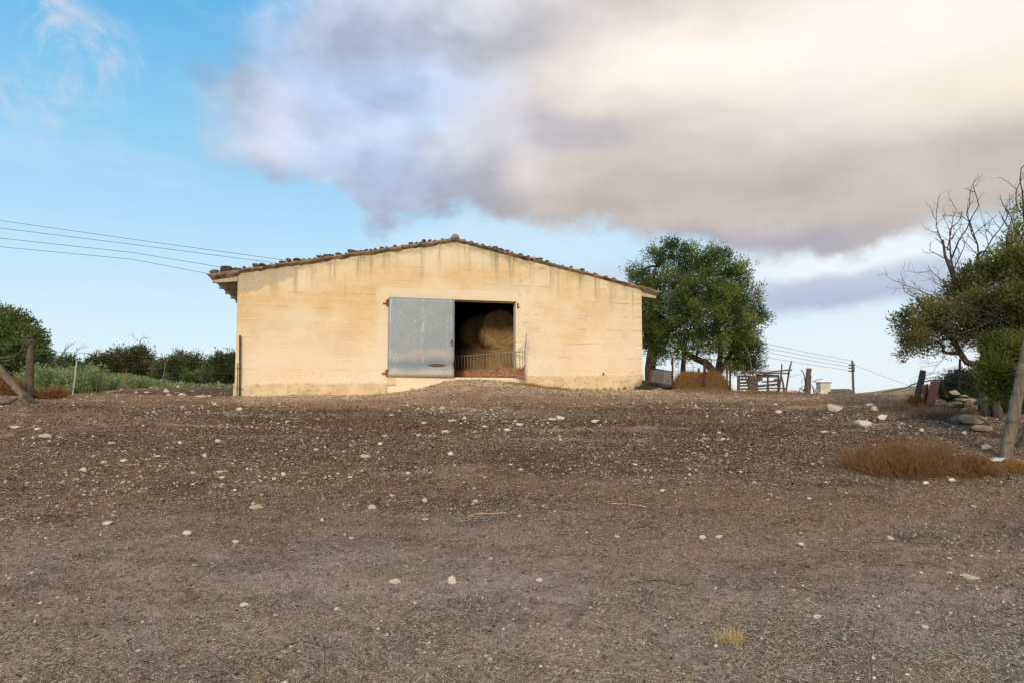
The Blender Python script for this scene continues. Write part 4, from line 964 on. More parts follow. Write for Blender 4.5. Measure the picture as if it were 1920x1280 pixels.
simple_tree('sparse_tree', 'small sparse tree with bare twigs beside the large dense tree', 125, 700, 55, [PC(125, 682, 55, 20, 14), PC(105, 690, 55, 22, 10), PC(140, 690, 55, 10, 9), PC(90, 692, 55, 12, 9)], L_far, 260, 18, .22, .34, 12, G, .05, dead=[(P(115, 684, 55), (-.1, 0, 1), 1.4, .05, 3), (P(128, 678, 55), (.9, 0, .7), 1.2, .04, 3), (P(105, 685, 55), (-.3, 0, 1), .9, .03, 2)])
simple_tree('wide_shrub', 'wide dark shrub with a ragged peak in the middle of the field edge', 225, 715, 50, [PC(255, 672, 50, 26, 18), PC(225, 680, 50, 34, 22), PC(195, 684, 50, 26, 17), PC(270, 688, 50, 20, 20), PC(172, 690, 50, 10, 10), PC(240, 696, 50, 48, 16), PC(262, 660, 50, 10, 10)], L_scrub, 760, 20, .22, .36, 13, G, .06, cat='shrub', dead=[(P(262, 665, 50), (.5, 0, .9), 1.2, .04, 3), (P(270, 680, 50), (.9, 0, .5), 1.0, .03, 3)])
simple_tree('twin_tree', 'green tree with twin rounded tops between the shrub and the barn', 335, 715, 46, [PC(362, 682, 46, 17, 17), PC(338, 676, 46, 15, 12), PC(310, 690, 46, 22, 15), PC(345, 698, 46, 38, 18), PC(305, 706, 46, 25, 11), PC(370, 700, 46, 14, 17)], L_olive2, 620, 20, .2, .34, 14, G, .06)
simple_tree('leaning_bush', 'bush pressed against the left side of the barn', 420, 720, 38, [PC(425, 690, 38, 22, 22), PC(408, 684, 38, 14, 16), PC(432, 710, 38, 24, 16), PC(400, 708, 38, 16, 12), PC(440, 676, 38, 14, 12)], L_olive2, 520, 20, .17, .28, 15, G, .06)
simple_tree('low_bush', 'low dark bush filling the gap left of the barn', 385, 722, 41, [PC(385, 708, 41, 18, 10), PC(360, 710, 41, 14, 7)], L_far, 170, 18, .17, .28, 16, G, .04, cat='bush')
simple_tree('small_bush', 'tiny dark bush left of the wide shrub', 150, 700, 52, [PC(155, 694, 52, 14, 6), PC(172, 680, 52, 8, 7)], L_far, 110, 16, .18, .28, 17, G, .03, cat='bush')
# bright bush at the right and the brown-green scrub behind it
simple_tree('bright_bush', 'bright yellow-green leafy bush beside the leaning fence post', 1885, 780, 12.2, [PC(1872, 650, 12.2, 24, 22), PC(1890, 665, 12.2, 26, 28), PC(1868, 690, 12, 22, 26), PC(1890, 710, 12, 24, 26), PC(1870, 728, 12, 22, 20), PC(1908, 690, 12.2, 20, 36), PC(1930, 670, 12.2, 24, 50), PC(1858, 670, 12.2, 12, 14)], L_bright, 620, 17, .085, .12, 21, limb=.02, cat='bush')
simple_tree('scrub_bush', 'brownish green scrub bush behind the piled stones', 1800, 745, 17.5, [PC(1800, 722, 17.5, 34, 22), PC(1775, 730, 17.5, 20, 18), PC(1828, 725, 17.5, 20, 26), PC(1810, 705, 17.5, 22, 10), PC(1790, 742, 17.5, 26, 12)], L_scrub, 620, 20, .07, .13, 22, limb=.02, twig=1, cat='bush')
simple_tree('back_thicket', 'dark leafy thicket behind the leaning post at the right edge', 1900, 760, 15.6, [PC(1905, 740, 15.6, 34, 40), PC(1880, 770, 15.6, 24, 26), PC(1925, 790, 15.6, 30, 30), PC(1860, 735, 15.8, 24, 26)], L_scrub, 600, 20, .08, .15, 23, limb=.03, twig=1, cat='bush')

# ------------------------------------------------------------------ stuff: weeds, gravel, straw, clods
def weeds():
    n_ = 1500; px = RNG.uniform(40, 452, n_); d = RNG.uniform(25.5, 44, n_)
    X = np.array([P(a, 737, b).x for a, b in zip(px, d)])
    hmax = np.where(px < 230, .95, .95-.45*np.clip((px-230)/120, 0, 1))*(.75+.5*(vn(X/1.7, d/1.7, 4)+.5))
    keep = ~((px > 190) & (d < 31+RNG.uniform(0, 3, n_))) | (px < 120); X, d, hmax = X[keep], d[keep], hmax[keep]
    Z = g(X, d); A = []; B = []; Q = []
    for x, y, z, h in zip(X, d, Z, hmax):
        for s in range(7):
            a = np.array([x+RNG.normal(0, .12), y+RNG.normal(0, .12), z]); b = a+np.array([RNG.normal(0, .14), RNG.normal(0, .14), h*RNG.uniform(.6, 1.05)])
            A.append(a); B.append(b)
            k = 9; t = RNG.uniform(.12, 1, k)[:, None]; p = a+(b-a)*t; dr = RNG.normal(size=(k, 3)); dr[:, 2] = np.abs(dr[:, 2])*.8; dr /= np.linalg.norm(dr, axis=1, keepdims=True)
            sd_ = np.cross(dr, RNG.normal(size=(k, 3))); sd_ /= np.linalg.norm(sd_, axis=1, keepdims=True); L_ = RNG.uniform(.10, .20, (k, 1))
            Q.append(np.stack([p, p+dr*L_*.5+sd_*.03, p+dr*L_, p+dr*L_*.5-sd_*.03], 1).reshape(-1, 3))
    v, i_ = prisms(np.array(A), np.array(B), .012, .006); q = np.concatenate(Q); i2 = np.arange(len(q)).reshape(-1, 4)
    V, I = join([(v, i_), (q, i2)])
    o = fastmesh('weeds', V, 4, L_weed, loc=tuple(at(200, 34)), idx=I); tag(o, 'grey-green knee-high weeds covering the field left of the barn', 'weeds', kind='stuff')
weeds()

def field_points(n_, dmin, dmax, power=1.0, fov=.80):
    """points spread over the yard, denser (per m2) near the camera as power rises"""
    d = (dmin**(2-power)+(dmax**(2-power)-dmin**(2-power))*RNG.random(n_))**(1/(2-power)) if power != 2 else dmin*(dmax/dmin)**RNG.random(n_)
    x = RNG.uniform(-fov, fov, n_)*d
    return x, d
def outside_barn(x, y):
    u = (x-BX0)*Wv.x+(y-BY0)*Wv.y; v = (x-BX0)*Dv.x+(y-BY0)*Dv.y
    return ~((u > -.1) & (u < ULEN+.1) & (v > -.06))
def pebbles(name, n_, dmin, dmax, smin, smax, m_, label, cat, power, seed, clump=None, sizepow=3.0, sink=.3):
    rng = np.random.default_rng(seed)
    x, y = field_points(n_, dmin, dmax, power)
    k = outside_barn(x, y)
    if clump is not None: k &= rng.random(n_) < clump(x, y)
    x, y = x[k], y[k]; n_ = len(x)
    s = smin+(smax-smin)*rng.random(n_)**sizepow
    s *= np.clip(y/9, .75, 1.6)
    z = g(x, y)
    base = np.array([(1, 0, 0), (0, 1, 0), (-1, 0, 0), (0, -1, 0), (.1, .1, .72), (0, 0, -.7), (.62, .58, .45), (-.6, -.5, .42)])
    f = np.array([(0, 6, 4), (6, 1, 4), (1, 2, 4), (2, 7, 4), (7, 3, 4), (3, 0, 4), (0, 1, 6), (2, 3, 7), (1, 0, 5), (2, 1, 5), (3, 2, 5), (0, 3, 5)])
    V = base[None]*rng.uniform(.55, 1.3, (n_, 8, 3))
    a = rng.uniform(0, 2*np.pi, n_); c, s_ = np.cos(a)[:, None], np.sin(a)[:, None]
    V = np.stack([V[:, :, 0]*c-V[:, :, 1]*s_, V[:, :, 0]*s_+V[:, :, 1]*c, V[:, :, 2]], -1)*s[:, None, None]
    V += np.stack([x, y, z+s*(.7-sink)*.6], -1)[:, None]
    idx = (np.arange(n_)[:, None, None]*8+f[None]).reshape(-1, 3)
    o = fastmesh(name, V.reshape(-1, 3), 3, m_, idx=idx); tag(o, label, cat, kind='stuff'); return o
M_gravel = twigmat('gravel', [(.24, .18, .13), (.40, .32, .25), (.62, .54, .44), (.34, .25, .18), (.74, .68, .60), (.28, .22, .17), (.46, .37, .27)])
M_clod = clodmat()
dens = lambda x, y: np.clip(.22+1.7*(vn(x/2.6, y/2.0, 77))+.9*vn(x/.7, y/.6, 78), .03, 1)*np.clip(1.3-y/26, .35, 1)
pebbles('gravel', 115000, 2.8, 31, .0028, .026, M_gravel, 'pale gravel and chips scattered all over the yard', 'gravel', 1.25, 5, dens, 5.0)
pebbles('clods', 170000, 2.8, 25, .004, .018, M_clod, 'crumbly brown clods of earth covering the yard', 'soil', 1.35, 6, None, 2.4, .45)
def straw_litter():
    rng = np.random.default_rng(9); parts = []
    # loose bits everywhere, thick dead grass along the bottom edge of the view
    for n_, d0, d1, pw, L0, L1, rad, den in ((70000, 2.6, 22, 1.6, .012, .06, .0016, None), (130000, 2.6, 6.2, 1.3, .015, .08, .0016, lambda x, y: np.clip((5.3-y+2.2*vn(x/.9, y/.6, 5))/1.4, 0, 1)*np.clip(.55+1.3*vn(x/.5, y/.4, 15), .08, 1)), (9000, 20, 27, .5, .05, .25, .003, lambda x, y: np.exp(-((x-.5)/5)**2)*.9)):
        x, y = field_points(n_, d0, d1, pw); k = outside_barn(x, y)
        if den is not None: k &= rng.random(n_) < den(x, y)
        x, y = x[k], y[k]; m = len(x); A = np.stack([x, y, g(x, y)+.004], -1); an = rng.uniform(0, 6.283, m)
        up = np.abs(rng.normal(0, .25, m)); D = np.stack([np.cos(an), np.sin(an), up], -1); D /= np.linalg.norm(D, axis=1, keepdims=True)
        L_ = rng.uniform(L0, L1, m)[:, None]; B = A+D*L_*.5; D2 = D+rng.normal(0, .35, (m, 3)); D2 /= np.linalg.norm(D2, axis=1, keepdims=True); C_ = B+D2*L_*.5
        C_[:, 2] = np.maximum(C_[:, 2], g(C_[:, 0], C_[:, 1])+.002)
        r_ = rad*np.clip(y/5, 1, 3); parts += [prisms(A, B, r_, r_), prisms(B, C_, r_, r_*.5)]
    v, i_ = join(parts); o = fastmesh('dry_grass', v, 4, M_litter, idx=i_); tag(o, 'dead grass stalks and straw bits strewn on the dirt', 'dry grass', kind='stuff')
M_litter = twigmat('litter', [(.08, .055, .04), (.33, .26, .18), (.74, .66, .54), (.48, .36, .21), (.26, .21, .17), (.10, .075, .055), (.60, .53, .44)])
straw_litter()
pebbles('grit', 230000, 2.8, 13, .0024, .0085, M_gravel, 'fine mixed grit covering the foreground soil', 'grit', 1.3, 15, lambda x, y: np.clip(.6+1.2*vn(x/1.1, y/.8, 79), .1, 1), 3.0)

# ------------------------------------------------------------------ individual stones in the yard
named = [  # px, py, half-width px, height/width squash, label
 (1563, 763, 14, 1.0, 'rounded pale boulder on the crest, left of a bare sandy patch'),
 (1618, 795, 17, .8, 'rough tan rock below the boulders at the right of the yard'),
 (1655, 782, 9, 1.1, 'grey rounded rock just right of the rough tan rock'),
 (1640, 765, 8, .7, 'small pale rock at the right end of the sandy patch'),
 (1628, 758, 10, .5, 'flat pale rock behind the sandy patch'),
 (1728, 805, 5, 1.0, 'lone yellowish stone in the bare dirt left of the rock pile'),
 (1815, 1076, 17, .5, 'elongated white stone with a pointed end at the far right foreground'),
 (1733, 1178, 8, .8, 'yellowish smooth stone near the bottom right'),
 (1533, 1156, 8, .9, 'pale rounded stone with an orange tint, alone in the right foreground'),
 (847, 1090, 9, 1.3, 'upright white angular stone in the middle foreground'),
 (1011, 1085, 7, 1.4, 'narrow upright white stone right of the middle foreground'),
 (741, 1087, 11, .6, 'flat orange-white stone beside a dark scrap in the foreground'),
 (441, 1015, 6, 1.0, 'small knobbly yellow stone in the left foreground'),
 (349, 999, 9, .8, 'whitish faceted stone left of the knobbly yellow stone'),
 (203, 981, 9, .7, 'wedge-shaped white stone in the left foreground'),
 (457, 1134, 9, .4, 'flat bright white chip low in the left foreground'),
 (533, 1275, 7, .8, 'white stone cut by the bottom edge of the picture'),
 (480, 950, 13, .5, 'long pinkish-white stone lying flat in the left yard'),
 (531, 887, 5, 1.2, 'small upright white stone above the long pinkish stone'),
 (683, 858, 11, .6, 'pair of pale stones lying together left of the yard centre'),
 (766, 884, 5, 1.1, 'white pointed stone between the stone pair and the yard centre'),
 (697, 950, 9, .6, 'flat rectangular white stone in the middle left yard'),
 (797, 971, 7, .5, 'small bluish slanted stone in the middle yard'),
 (796, 937, 5, 1.3, 'small upright pale stone above the bluish slanted stone'),
 (1050, 783, 9, .8, 'broad pale stone in the row of stones below the doorway'),
 (1034, 786, 9, .5, 'flat cream stone left of the broad pale stone below the doorway'),
 (1117, 790, 8, .7, 'blue-white stone right of the row of stones below the doorway'),
 (951, 806, 8, .5, 'oval white stone in the row of stones below the doorway'),
 (849, 789, 9, .5, 'flat pale slab at the left of the row of stones below the doorway'),
 (835, 808, 8, .5, 'tan oval stone just below the flat pale slab'),
 (909, 799, 6, .6, 'small cream stone between the slab and the oval white stone'),
 (973, 795, 9, .6, 'dull tan stone in the middle of the row of stones'),
 (796, 793, 6, .6, 'small white stone at the left end of the row of stones'),
 (1460, 772, 8, .5, 'flat cream stone right of the pallets in the upper yard'),
 (1355, 822, 5, .9, 'white stone in the upper yard below the straw heap'),
 (1545, 808, 8, .4, 'flat pale stone left of the rough tan rock'),
 (1669, 1008, 7, 1.1, 'stack of two small white stones in the right yard'),
 (1501, 1021, 6, .9, 'small white knob of stone in the centre right yard'),
 (1349, 1008, 7, .7, 'tan squat stone, right one of a spaced pair in the right yard'),
 (1317, 1008, 8, .6, 'tan squat stone, left one of a spaced pair in the right yard'),
 (1734, 904, 8, .7, 'white stone just under the orange dry bush'),
 (1784, 900, 6, .8, 'yellowish stone under the right end of the orange dry bush'),
 (1825, 948, 5, .8, 'small pale stone in the dirt below the leaning post'),
 (1156, 1003, 6, .7, 'small tan stone right of the yard centre'),
 (1243, 917, 5, .9, 'small triangular white stone in the middle right yard'),
 (155, 880, 7, .8, 'knobbly stone with a dark hollow in the left yard'),
 (296, 857, 7, .5, 'flat pale stone in a scatter at the left yard'),
 (85, 817, 11, .5, 'long tan stone near the left edge of the yard'),
 (27, 799, 12, .4, 'long bluish flat stone at the left edge'),
 (208, 830, 8, .5, 'flat white stone above the knobbly one in the left yard'),
 (72, 803, 7, .6, 'white stone just right of the long bluish flat stone'),
 (408, 824, 6, .7, 'pale stone below the left corner of the barn'),
 (1846, 836, 12, .8, 'square-cut pale block lying near the leaning post'),
 (1727, 1075, 4, .7, 'tiny pale pebble left of the elongated white stone'),
 (911, 1227, 5, .7, 'small bluish-white stone near the bottom centre'),
 (932, 1253, 7, .4, 'flat cream stone at the bottom centre'),
 (378, 742, 12, .4, 'flat pale slab by the foot of the barn left corner'),
]
for i, (px, py, hw, sq, lb) in enumerate(named):
    p = hit(px, py+hw*sq*.5); s = hw*p.y/F*1.05
    place(SM[i % 6], 'stone', p, s, lb, 'stone', rot=(0, 0, random.uniform(-.5, .5)), sq=(1.1, 1, min(1.7, sq*1.5)), sink=.28)
zones = [((0, 1920, 960, 1270, 36, 4.0, 8), 'small pale stone lying loose in the foreground dirt', 'small stones in the foreground'),
         ((40, 900, 800, 950, 70, 3.6, 8), 'small pale stone lying in the left middle of the yard', 'small stones in the left middle of the yard'),
         ((900, 1560, 800, 960, 34, 3.4, 7.0), 'small pale stone lying in the right middle of the yard', 'small stones in the right middle of the yard'),
         ((120, 1500, 752, 798, 36, 3.2, 7.5), 'small stone on the dirt close below the barn', 'small stones below the barn'),
         ((1560, 1850, 752, 815, 22, 3, 6.5), 'small stone in the rubble below the crest at right', 'small stones at the right of the yard')]
for (x0, x1, y0, y1, n_, s0, s1), lb, gr in zones:
    for k in range(n_):
        px, py = random.uniform(x0, x1), random.uniform(y0, y1); p = hit(px, py); hw = s0+(s1-s0)*random.random()**2.2
        place(random.choice(SM), 'stone', p, hw*p.y/F, lb, 'stone', gr, sq=(1, random.uniform(.7, 1), random.uniform(.6, 1.1)))
# rubble strip beyond the left yard
for k in range(44):
    px = random.uniform(190, 438); d = random.uniform(21.8, 31); p = at(px, d)
    if (px-443)/1.0 > -8 and d > 22: continue
    place(random.choice(SM+RM), 'stone', p, random.uniform(.06, .17), 'pale broken stone in the rubble strip left of the barn', 'stone', 'broken stones in the rubble strip left of the barn', sq=(1, 1, .6))
# foundation stones under the right end of the plinth
for i, px in enumerate([1082, 1093, 1106, 1119, 1133, 1146, 1160, 1172, 1184, 1197]):
    u, z = wall_uz(px, 727, -.09); q = BW(u, -.10, 0); zz = gz(q.x, q.y)
    place(RM[i % 3], 'foundation_stone', (q.x, q.y, zz+.03), random.uniform(.11, .16), 'rough tan stone exposed under the right end of the barn plinth', 'stone', 'foundation stones under the barn', sq=(1, .7, .8))
# grey pale chunks by the threshold
for px, py, hw, lb in ((775, 713, 7, 'pale broken block leaning below the grey door'), (1190, 726, 12, 'flat pale slab at the right foot of the barn'), (475, 738, 8, 'flat pale stone at the left foot of the barn'), (1215, 733, 9, 'grey rock at the right corner of the barn'), (900, 711, 4, 'small pale stone on the earth ramp under the doorway'), (953, 713, 4, 'bluish stone at the right of the earth ramp')):
    u, z = wall_uz(px, py, -.35); q = BW(u, -.35, 0); place(SM[2], 'stone', (q.x, q.y, gz(q.x, q.y)), hw*q.y/F, lb, 'stone')

# ------------------------------------------------------------------ pen with straw heap
def up_to(px, py, d): return P(px, py, d)
def pen():
    D = 24.6
    t_ = root('wire_pen', 'rusty framed wire pen holding the straw heap beside the tree', 'pen', tuple(at(1315, D)))
    posts = [(1261, 669, 24.8), (1321, 671, 24.3), (1369, 673, 24.9), (1310, 690, 27.0), (1363, 690, 27.4)]
    for i, (px, py, d) in enumerate(posts):
        a = at(px, d); b = P(px, py, d); part('post', MB().beam(a-Vector((0, 0, .1)), b, .085 if i == 1 else .06, .06, (0, 1, 0), .004), M_rustdark, t_)
    part('top_rail', MB().beam(P(1261, 671, 24.8), P(1321, 673, 24.3), .035, .035), M_rustdark, t_)
    part('top_rail', MB().beam(P(1321, 673, 24.3), P(1369, 675, 24.9), .035, .035), M_rustdark, t_)
    A = []; B = []
    for px0, d0, px1, d1, pt in ((1261, 24.83, 1321, 24.33, 672), (1321, 24.33, 1369, 24.93, 674), (1261, 24.8, 1310, 27, 690), (1310, 27, 1363, 27.4, 690)):
        a = P(px0, 737, d0); b = P(px1, 737, d1); za = P(px0, pt, d0).z; zb_ = P(px1, pt, d1).z
        for k in range(11):
            t = k/10; x = a.x+(b.x-a.x)*t; y = a.y+(b.y-a.y)*t; A.append((x, y, gz(x, y))); B.append((x, y, za+(zb_-za)*t))
        for k in range(8):
            t = k/8; A.append((a.x, a.y, a.z+(za-a.z)*t)); B.append((b.x, b.y, b.z+(zb_-b.z)*t))
    v, i_ = prisms(np.array(A), np.array(B), .004, .004); fastmesh('wire_mesh', v, 4, M_wire, t_, idx=i_)
    # heap: mound body + straw
    c = at(1314, 25.6); n_, k = 16, 48; V = []
    rx, ry, h = 1.04, .9, .66
    def hh(a, r_): return max(0, (1-r_**5))*h*(1+.16*float(vn(math.cos(a)*1.6+5, math.sin(a)*1.6, 3)))*(.86+.14*math.cos(a*2))
    for i in range(n_+1):
        r_ = i/n_
        for j in range(k):
            a = 2*math.pi*j/k; w = 1+.08*float(vn(math.cos(a)*2, math.sin(a)*2, 8)); x = c.x+math.cos(a)*r_*rx*w; y = c.y+math.sin(a)*r_*ry*w
            V.append((x, y, gz(x, y)-.02+hh(a, r_)+.03*float(vn(x*9, y*9, 2))))
    mb = MB(); mb.add(V, [(i*k+j, (i+1)*k+j, (i+1)*k+(j+1) % k, i*k+(j+1) % k) for i in range(n_) for j in range(k)])
    h_ = root('straw_heap', 'golden brown heap of loose straw inside the wire pen', 'straw heap', tuple(c))
    part('heap', mb, M_strawheap, h_, smooth=True)
    def gen(n):
        a = RNG.uniform(0, 2*np.pi, n); r_ = RNG.random(n)**.45*1.08
        x = c.x+np.cos(a)*r_*rx; y = c.y+np.sin(a)*r_*ry
        z = g(x, y)+np.array([hh(q, min(w, 1)) for q, w in zip(a, r_)])
        D_ = np.stack([np.cos(a)*.7, np.sin(a)*.7, -.9*r_-.1], -1)+RNG.normal(0, .5, (n, 3)); D_ /= np.linalg.norm(D_, axis=1, keepdims=True)
        return np.stack([x, y, z-.01], -1), D_, RNG.uniform(.1, .32, n), RNG.normal(0, .2, (n, 3))
    strands(9000, gen, .0045, 'straw', M_straw2, h_, seg=2)
M_straw2 = twigmat('heap_straw', [(.22, .11, .025), (.36, .19, .05), (.48, .28, .09), (.30, .15, .04)])
M_strawheap = simple('straw_body', (.14, .065, .018), (.30, .15, .045), 14, .95, 1, .05)
M_rustdark = simple('dark_rust', (.035, .016, .01), (.10, .04, .022), 8, .85, .3, .004)
pen()

def sheet_wall():
    # grey metal trough sheet leaning between barn and pen
    t_ = root('sheet_panel', 'grey corrugated metal panel standing between the barn and the wire pen', 'metal panel', tuple(at(1240, 26.4)))
    mb = MB(); V = []; n_ = 30; a0 = P(1221, 737, 27.2); a1 = P(1260, 737, 25.4)
    for i in range(n_+1):
        t = i/n_; x = a0.x+(a1.x-a0.x)*t; y = a0.y+(a1.y-a0.y)*t+.02*math.sin(i*1.6)
        zt = P(1221+39*t, 690+6*t, y).z; zb_ = gz(x, y)+.02
        V += [(x, y, zb_), (x, y, zt), (x, y+.012, zt), (x, y+.012, zb_)]
    Fc = [(i*4+k, i*4+(k+1) % 4, (i+1)*4+(k+1) % 4, (i+1)*4+k) for i in range(n_) for k in range(4)]+[(0, 1, 2, 3), (n_*4+3, n_*4+2, n_*4+1, n_*4)]
    mb.add(V, Fc); part('sheet', mb, M_greysheet, t_)
    part('top_edge', MB().beam(P(1220, 689.5, 27.2), P(1262, 696.5, 25.4), .05, .04), M_rustdark, t_)
    a = at(1206, 25.4); o = part('pipe', MB().tube([P(1206, 716, 25.6), P(1228, 720, 25.1), P(1258, 726, 24.7)], .085, 10), M_black, loc=a, smooth=True); tag(o, 'thick black plastic pipe lying at the right corner of the barn', 'pipe')
M_greysheet = simple('grey_sheet', (.20, .19, .18), (.36, .34, .32), 3, .7, .3, .01, c3=(.26, .17, .11))
sheet_wall()

# ------------------------------------------------------------------ pallets, poles, posts
def zp(X, Y, s=4.8, ox=1360, oy=620): return ox+X/s, oy+Y/s
def pallets():
    d = 24.4
    def rail(mb, X0, Y0, X1, Y1, w=.07, dd0=0, dd1=0, th=.03): 
        a = P(*zp(X0, Y0), d+dd0); b = P(*zp(X1, Y1), d+dd1); mb.beam(a, b, th, w, (0, 0, 1), .004)
    # left pallet (end view turned) and long pallet
    t_ = root('pallet', 'weathered wooden pallet standing on edge at the left of the stacked pallets', 'pallet', tuple(at(1396, d)), 0, 'broken pallets fencing the pen')
    mb = MB()
    for Y in (408, 436, 466, 492, 520, 548): rail(mb, 108, Y, 232, Y-2, .065, .5, 0)
    part('slats', mb, M_wood, t_); mb = MB(); 
    for X in (118, 215): mb.beam(P(*zp(X, 400), d+.45 if X < 200 else d+.03), P(*zp(X, 560), d+.45 if X < 200 else d+.03), .09, .07, (0, 1, 0), .005)
    part('stringers', mb, M_wood, t_)
    t_ = root('pallet', 'longer broken pallet with missing slats and pale gaps, right of the thick block post', 'pallet', tuple(at(1439, d)), 0, 'broken pallets fencing the pen')
    mb = MB(); rail(mb, 275, 405, 480, 405, .10); rail(mb, 275, 440, 335, 425, .16); rail(mb, 330, 458, 480, 448, .06); rail(mb, 275, 497, 478, 478, .09); rail(mb, 440, 438, 480, 440, .09); rail(mb, 285, 548, 470, 548, .08, .3, .3)
    part('slats', mb, M_wood, t_); mb = MB(); 
    for X in (285, 382, 478): mb.beam(P(*zp(X, 398), d+.05), P(*zp(X, 565), d+.05), .07, .06, (0, 1, 0), .005)
    part('stringers', mb, M_wood, t_)
    mb = MB(); mb.beam(P(*zp(240, 400), d-.05), P(*zp(252, 575), d-.05), .26, .2, (0, 1, 0), .015); o = part('block_post', mb, M_wood, loc=tuple(at(1411, d))); tag(o, 'thick dark timber block standing between the two pallets', 'timber block')
    poles = [((150, 305), (185, 420), (235, 572), .035, 'crooked pole leaning at the left end of the pallets'), ((160, 100), (215, 215), (282, 572), .032, 'tallest crooked branch leaning against the pallets under the tree'), ((510, 295), (498, 420), (478, 572), .034, 'upright pole at the right end of the long pallet'),
             ((500, 385), (520, 480), (532, 572), .038, 'dark pole leaning left at the right end of the pallets'), ((597, 270), (575, 350), (540, 520), .034, 'rightmost tall pole leaning outwards past the pallets'), ((578, 370), (560, 450), (540, 560), .026, 'shorter thin pole just beside the rightmost tall pole')]
    for a, m_, b, r_, lb in poles:
        pb = P(*zp(*b), d-.1); pb.z = min(pb.z, gz(pb.x, pb.y))-.03
        o = part('wooden_pole', MB().tube([pb, P(*zp(*m_), d-.1), P(*zp(*a), d-.1)], [r_, r_*.9, r_*.7], 7, rough=.08), M_wood, loc=tuple(pb)); tag(o, lb, 'pole', 'poles propped at the pallets')
    rails = [((145, 368), (272, 378), 'short rail laid over the left pallet'), ((200, 365), (400, 380), 'lower of the crossing rails above the long pallet'), ((270, 388), (598, 348), 'long sloping rail crossing above the pallets'), ((335, 385), (580, 380), 'level rail under the long sloping rail'), ((285, 520), (552, 516), 'lowest rail across the long pallet')]
    for a, b, lb in rails:
        pa, pb = P(*zp(*a), d-.15), P(*zp(*b), d-.15); o = part('wooden_rail', MB().tube([pa, (pa+pb)/2+Vector((0, 0, .02)), pb], .028, 6, rough=.1), M_wood, loc=tuple(pa)); tag(o, lb, 'rail', 'rails tied across the pallets')
pallets()

def post(px0, py_base, px1, py_top, d, w, label, name='fence_post', m_=None, cat='fence post', n_=10, rough=.10, wires=True, loc=None):
    a = P(px0, py_base, d); a.z = min(a.z, gz(a.x, a.y))-.15 ; b = P(px1, py_top, d)
    t_ = root(name, label, cat, (a.x, a.y, a.z+.15))
    pts = [a+(b-a)*(i/(n_-1))+Vector((random.gauss(0, w*.025), random.gauss(0, w*.025), 0)) for i in range(n_)]
    mb = MB(); mb.tube(pts, [w/2*(1.1-.22*i/(n_-1)) for i in range(n_)], 12, rough=rough); part('shaft', mb, m_ or M_wood2, t_, smooth=True)
    if wires:
        for t in (.28, .45, .62, .8):
            c = a+(b-a)*t; ax = (b-a).normalized(); s1 = ax.cross(Vector((0, 1, 0))).normalized(); s2 = ax.cross(s1)
            rr_ = w/2*(1.1-.22*t)+.006
            ring = [c+s1*math.cos(q)*rr_+s2*math.sin(q)*rr_+ax*.01*math.sin(3*q+t*9) for q in np.linspace(0, 2*math.pi, 17)]
            part('wire_tie', MB().tube(ring, .0035, 4), M_wire, t_)
    return t_
post(1513, 738, 1517, 690, 24.2, .20, 'stout weathered stump post amid tangled branches right of the pallets', n_=12, wires=False, m_=M_wood)
big = post(1879, 862, 1944, 560, 10.7, .165, 'thick leaning grey-brown fence post at the right edge of the yard', n_=16, rough=.05)
post(1714, 742, 1731, 694, 17.6, .15, 'rough crooked post leaning right beside the rusty sheets', n_=9, wires=False, m_=M_wood, rough=.2)
post(1795, 715, 1800, 672, 16.4, .06, 'thin dark stake standing behind the rusty sheets', n_=5, wires=False, m_=M_wood, name='stake', cat='stake')
post(56, 735, 57, 636, 19.0, .20, 'upright weathered fence post at the left with a branch nailed to its top', n_=12, m_=M_wood)
# left: leaning brace pole, branch rail, log
a = P(54, 752, 18.3); a.z = gz(a.x, a.y)-.03; b = P(-14, 675, 18.3)
o = part('brace_pole', MB().beam(a, b, .12, .14, (0, 1, 0), .008), M_wood2, loc=tuple(a)); tag(o, 'heavy wooden brace pole leaning up to the left edge', 'pole')
pts = [P(-20, 672, 18.8), P(5, 670, 18.8), P(25, 668, 18.8), P(38, 660, 18.8), P(46, 645, 18.8), P(53, 633, 18.8), P(60, 632, 18.8)]
o = part('branch_rail', MB().tube(pts, [.03, .035, .035, .03, .028, .025, .03], 7, rough=.12), M_deadbark, loc=tuple(P(5, 670, 18.8))); tag(o, 'curved bare branch hung from the left fence post', 'branch')
o = part('log', MB().tube([at(46, 18.2)+Vector((0, 0, .12)), at(58, 17.9)+Vector((0, 0, .07)), at(68, 17.7)+Vector((0, 0, .03))], [.05, .07, .03], 8, rough=.15), M_deadbark, loc=tuple(at(58, 18))); tag(o, 'short grey log lying at the foot of the left post', 'log')
o = part('fallen_branch', MB().tube([at(2, 17.2)+Vector((0, 0, .04)), at(18, 17.4)+Vector((0, 0, .05)), at(33, 17.8)+Vector((0, 0, .12))], [.02, .03, .02], 6, rough=.15), M_deadbark, loc=tuple(at(18, 17.4))); tag(o, 'fallen grey branch on the ground at the left edge', 'branch')
def stake(px0, py0, px1, py1, d, r_, m_, label, base_ground=True):
    a = P(px0, py0, d); a.z = min(a.z, gz(a.x, a.y)+.0)-.05; b = P(px1, py1, d)
    o = part('stake', MB().tube([a, a+(b-a)*.5+Vector((.01, 0, 0)), b], r_, 6), m_, loc=tuple(a)); tag(o, label, 'stake'); return o
M_pvc = simple('pale_stake', (.40, .46, .44), (.55, .60, .57), 3, .6, .1, .001, (1, 1, 2), c3=(.2, .22, .2))
stake(136, 737, 144, 674, 21.0, .020, M_pvc, 'pale grey plastic stake standing before the weeds')
stake(297, 746, 311, 679, 20.6, .014, M_wood2, 'thin tan stick leaning right in front of the rubble strip')
stake(238, 742, 237, 690, 20.8, .010, M_rust, 'very thin rusty rod between the pale stake and the tan stick')
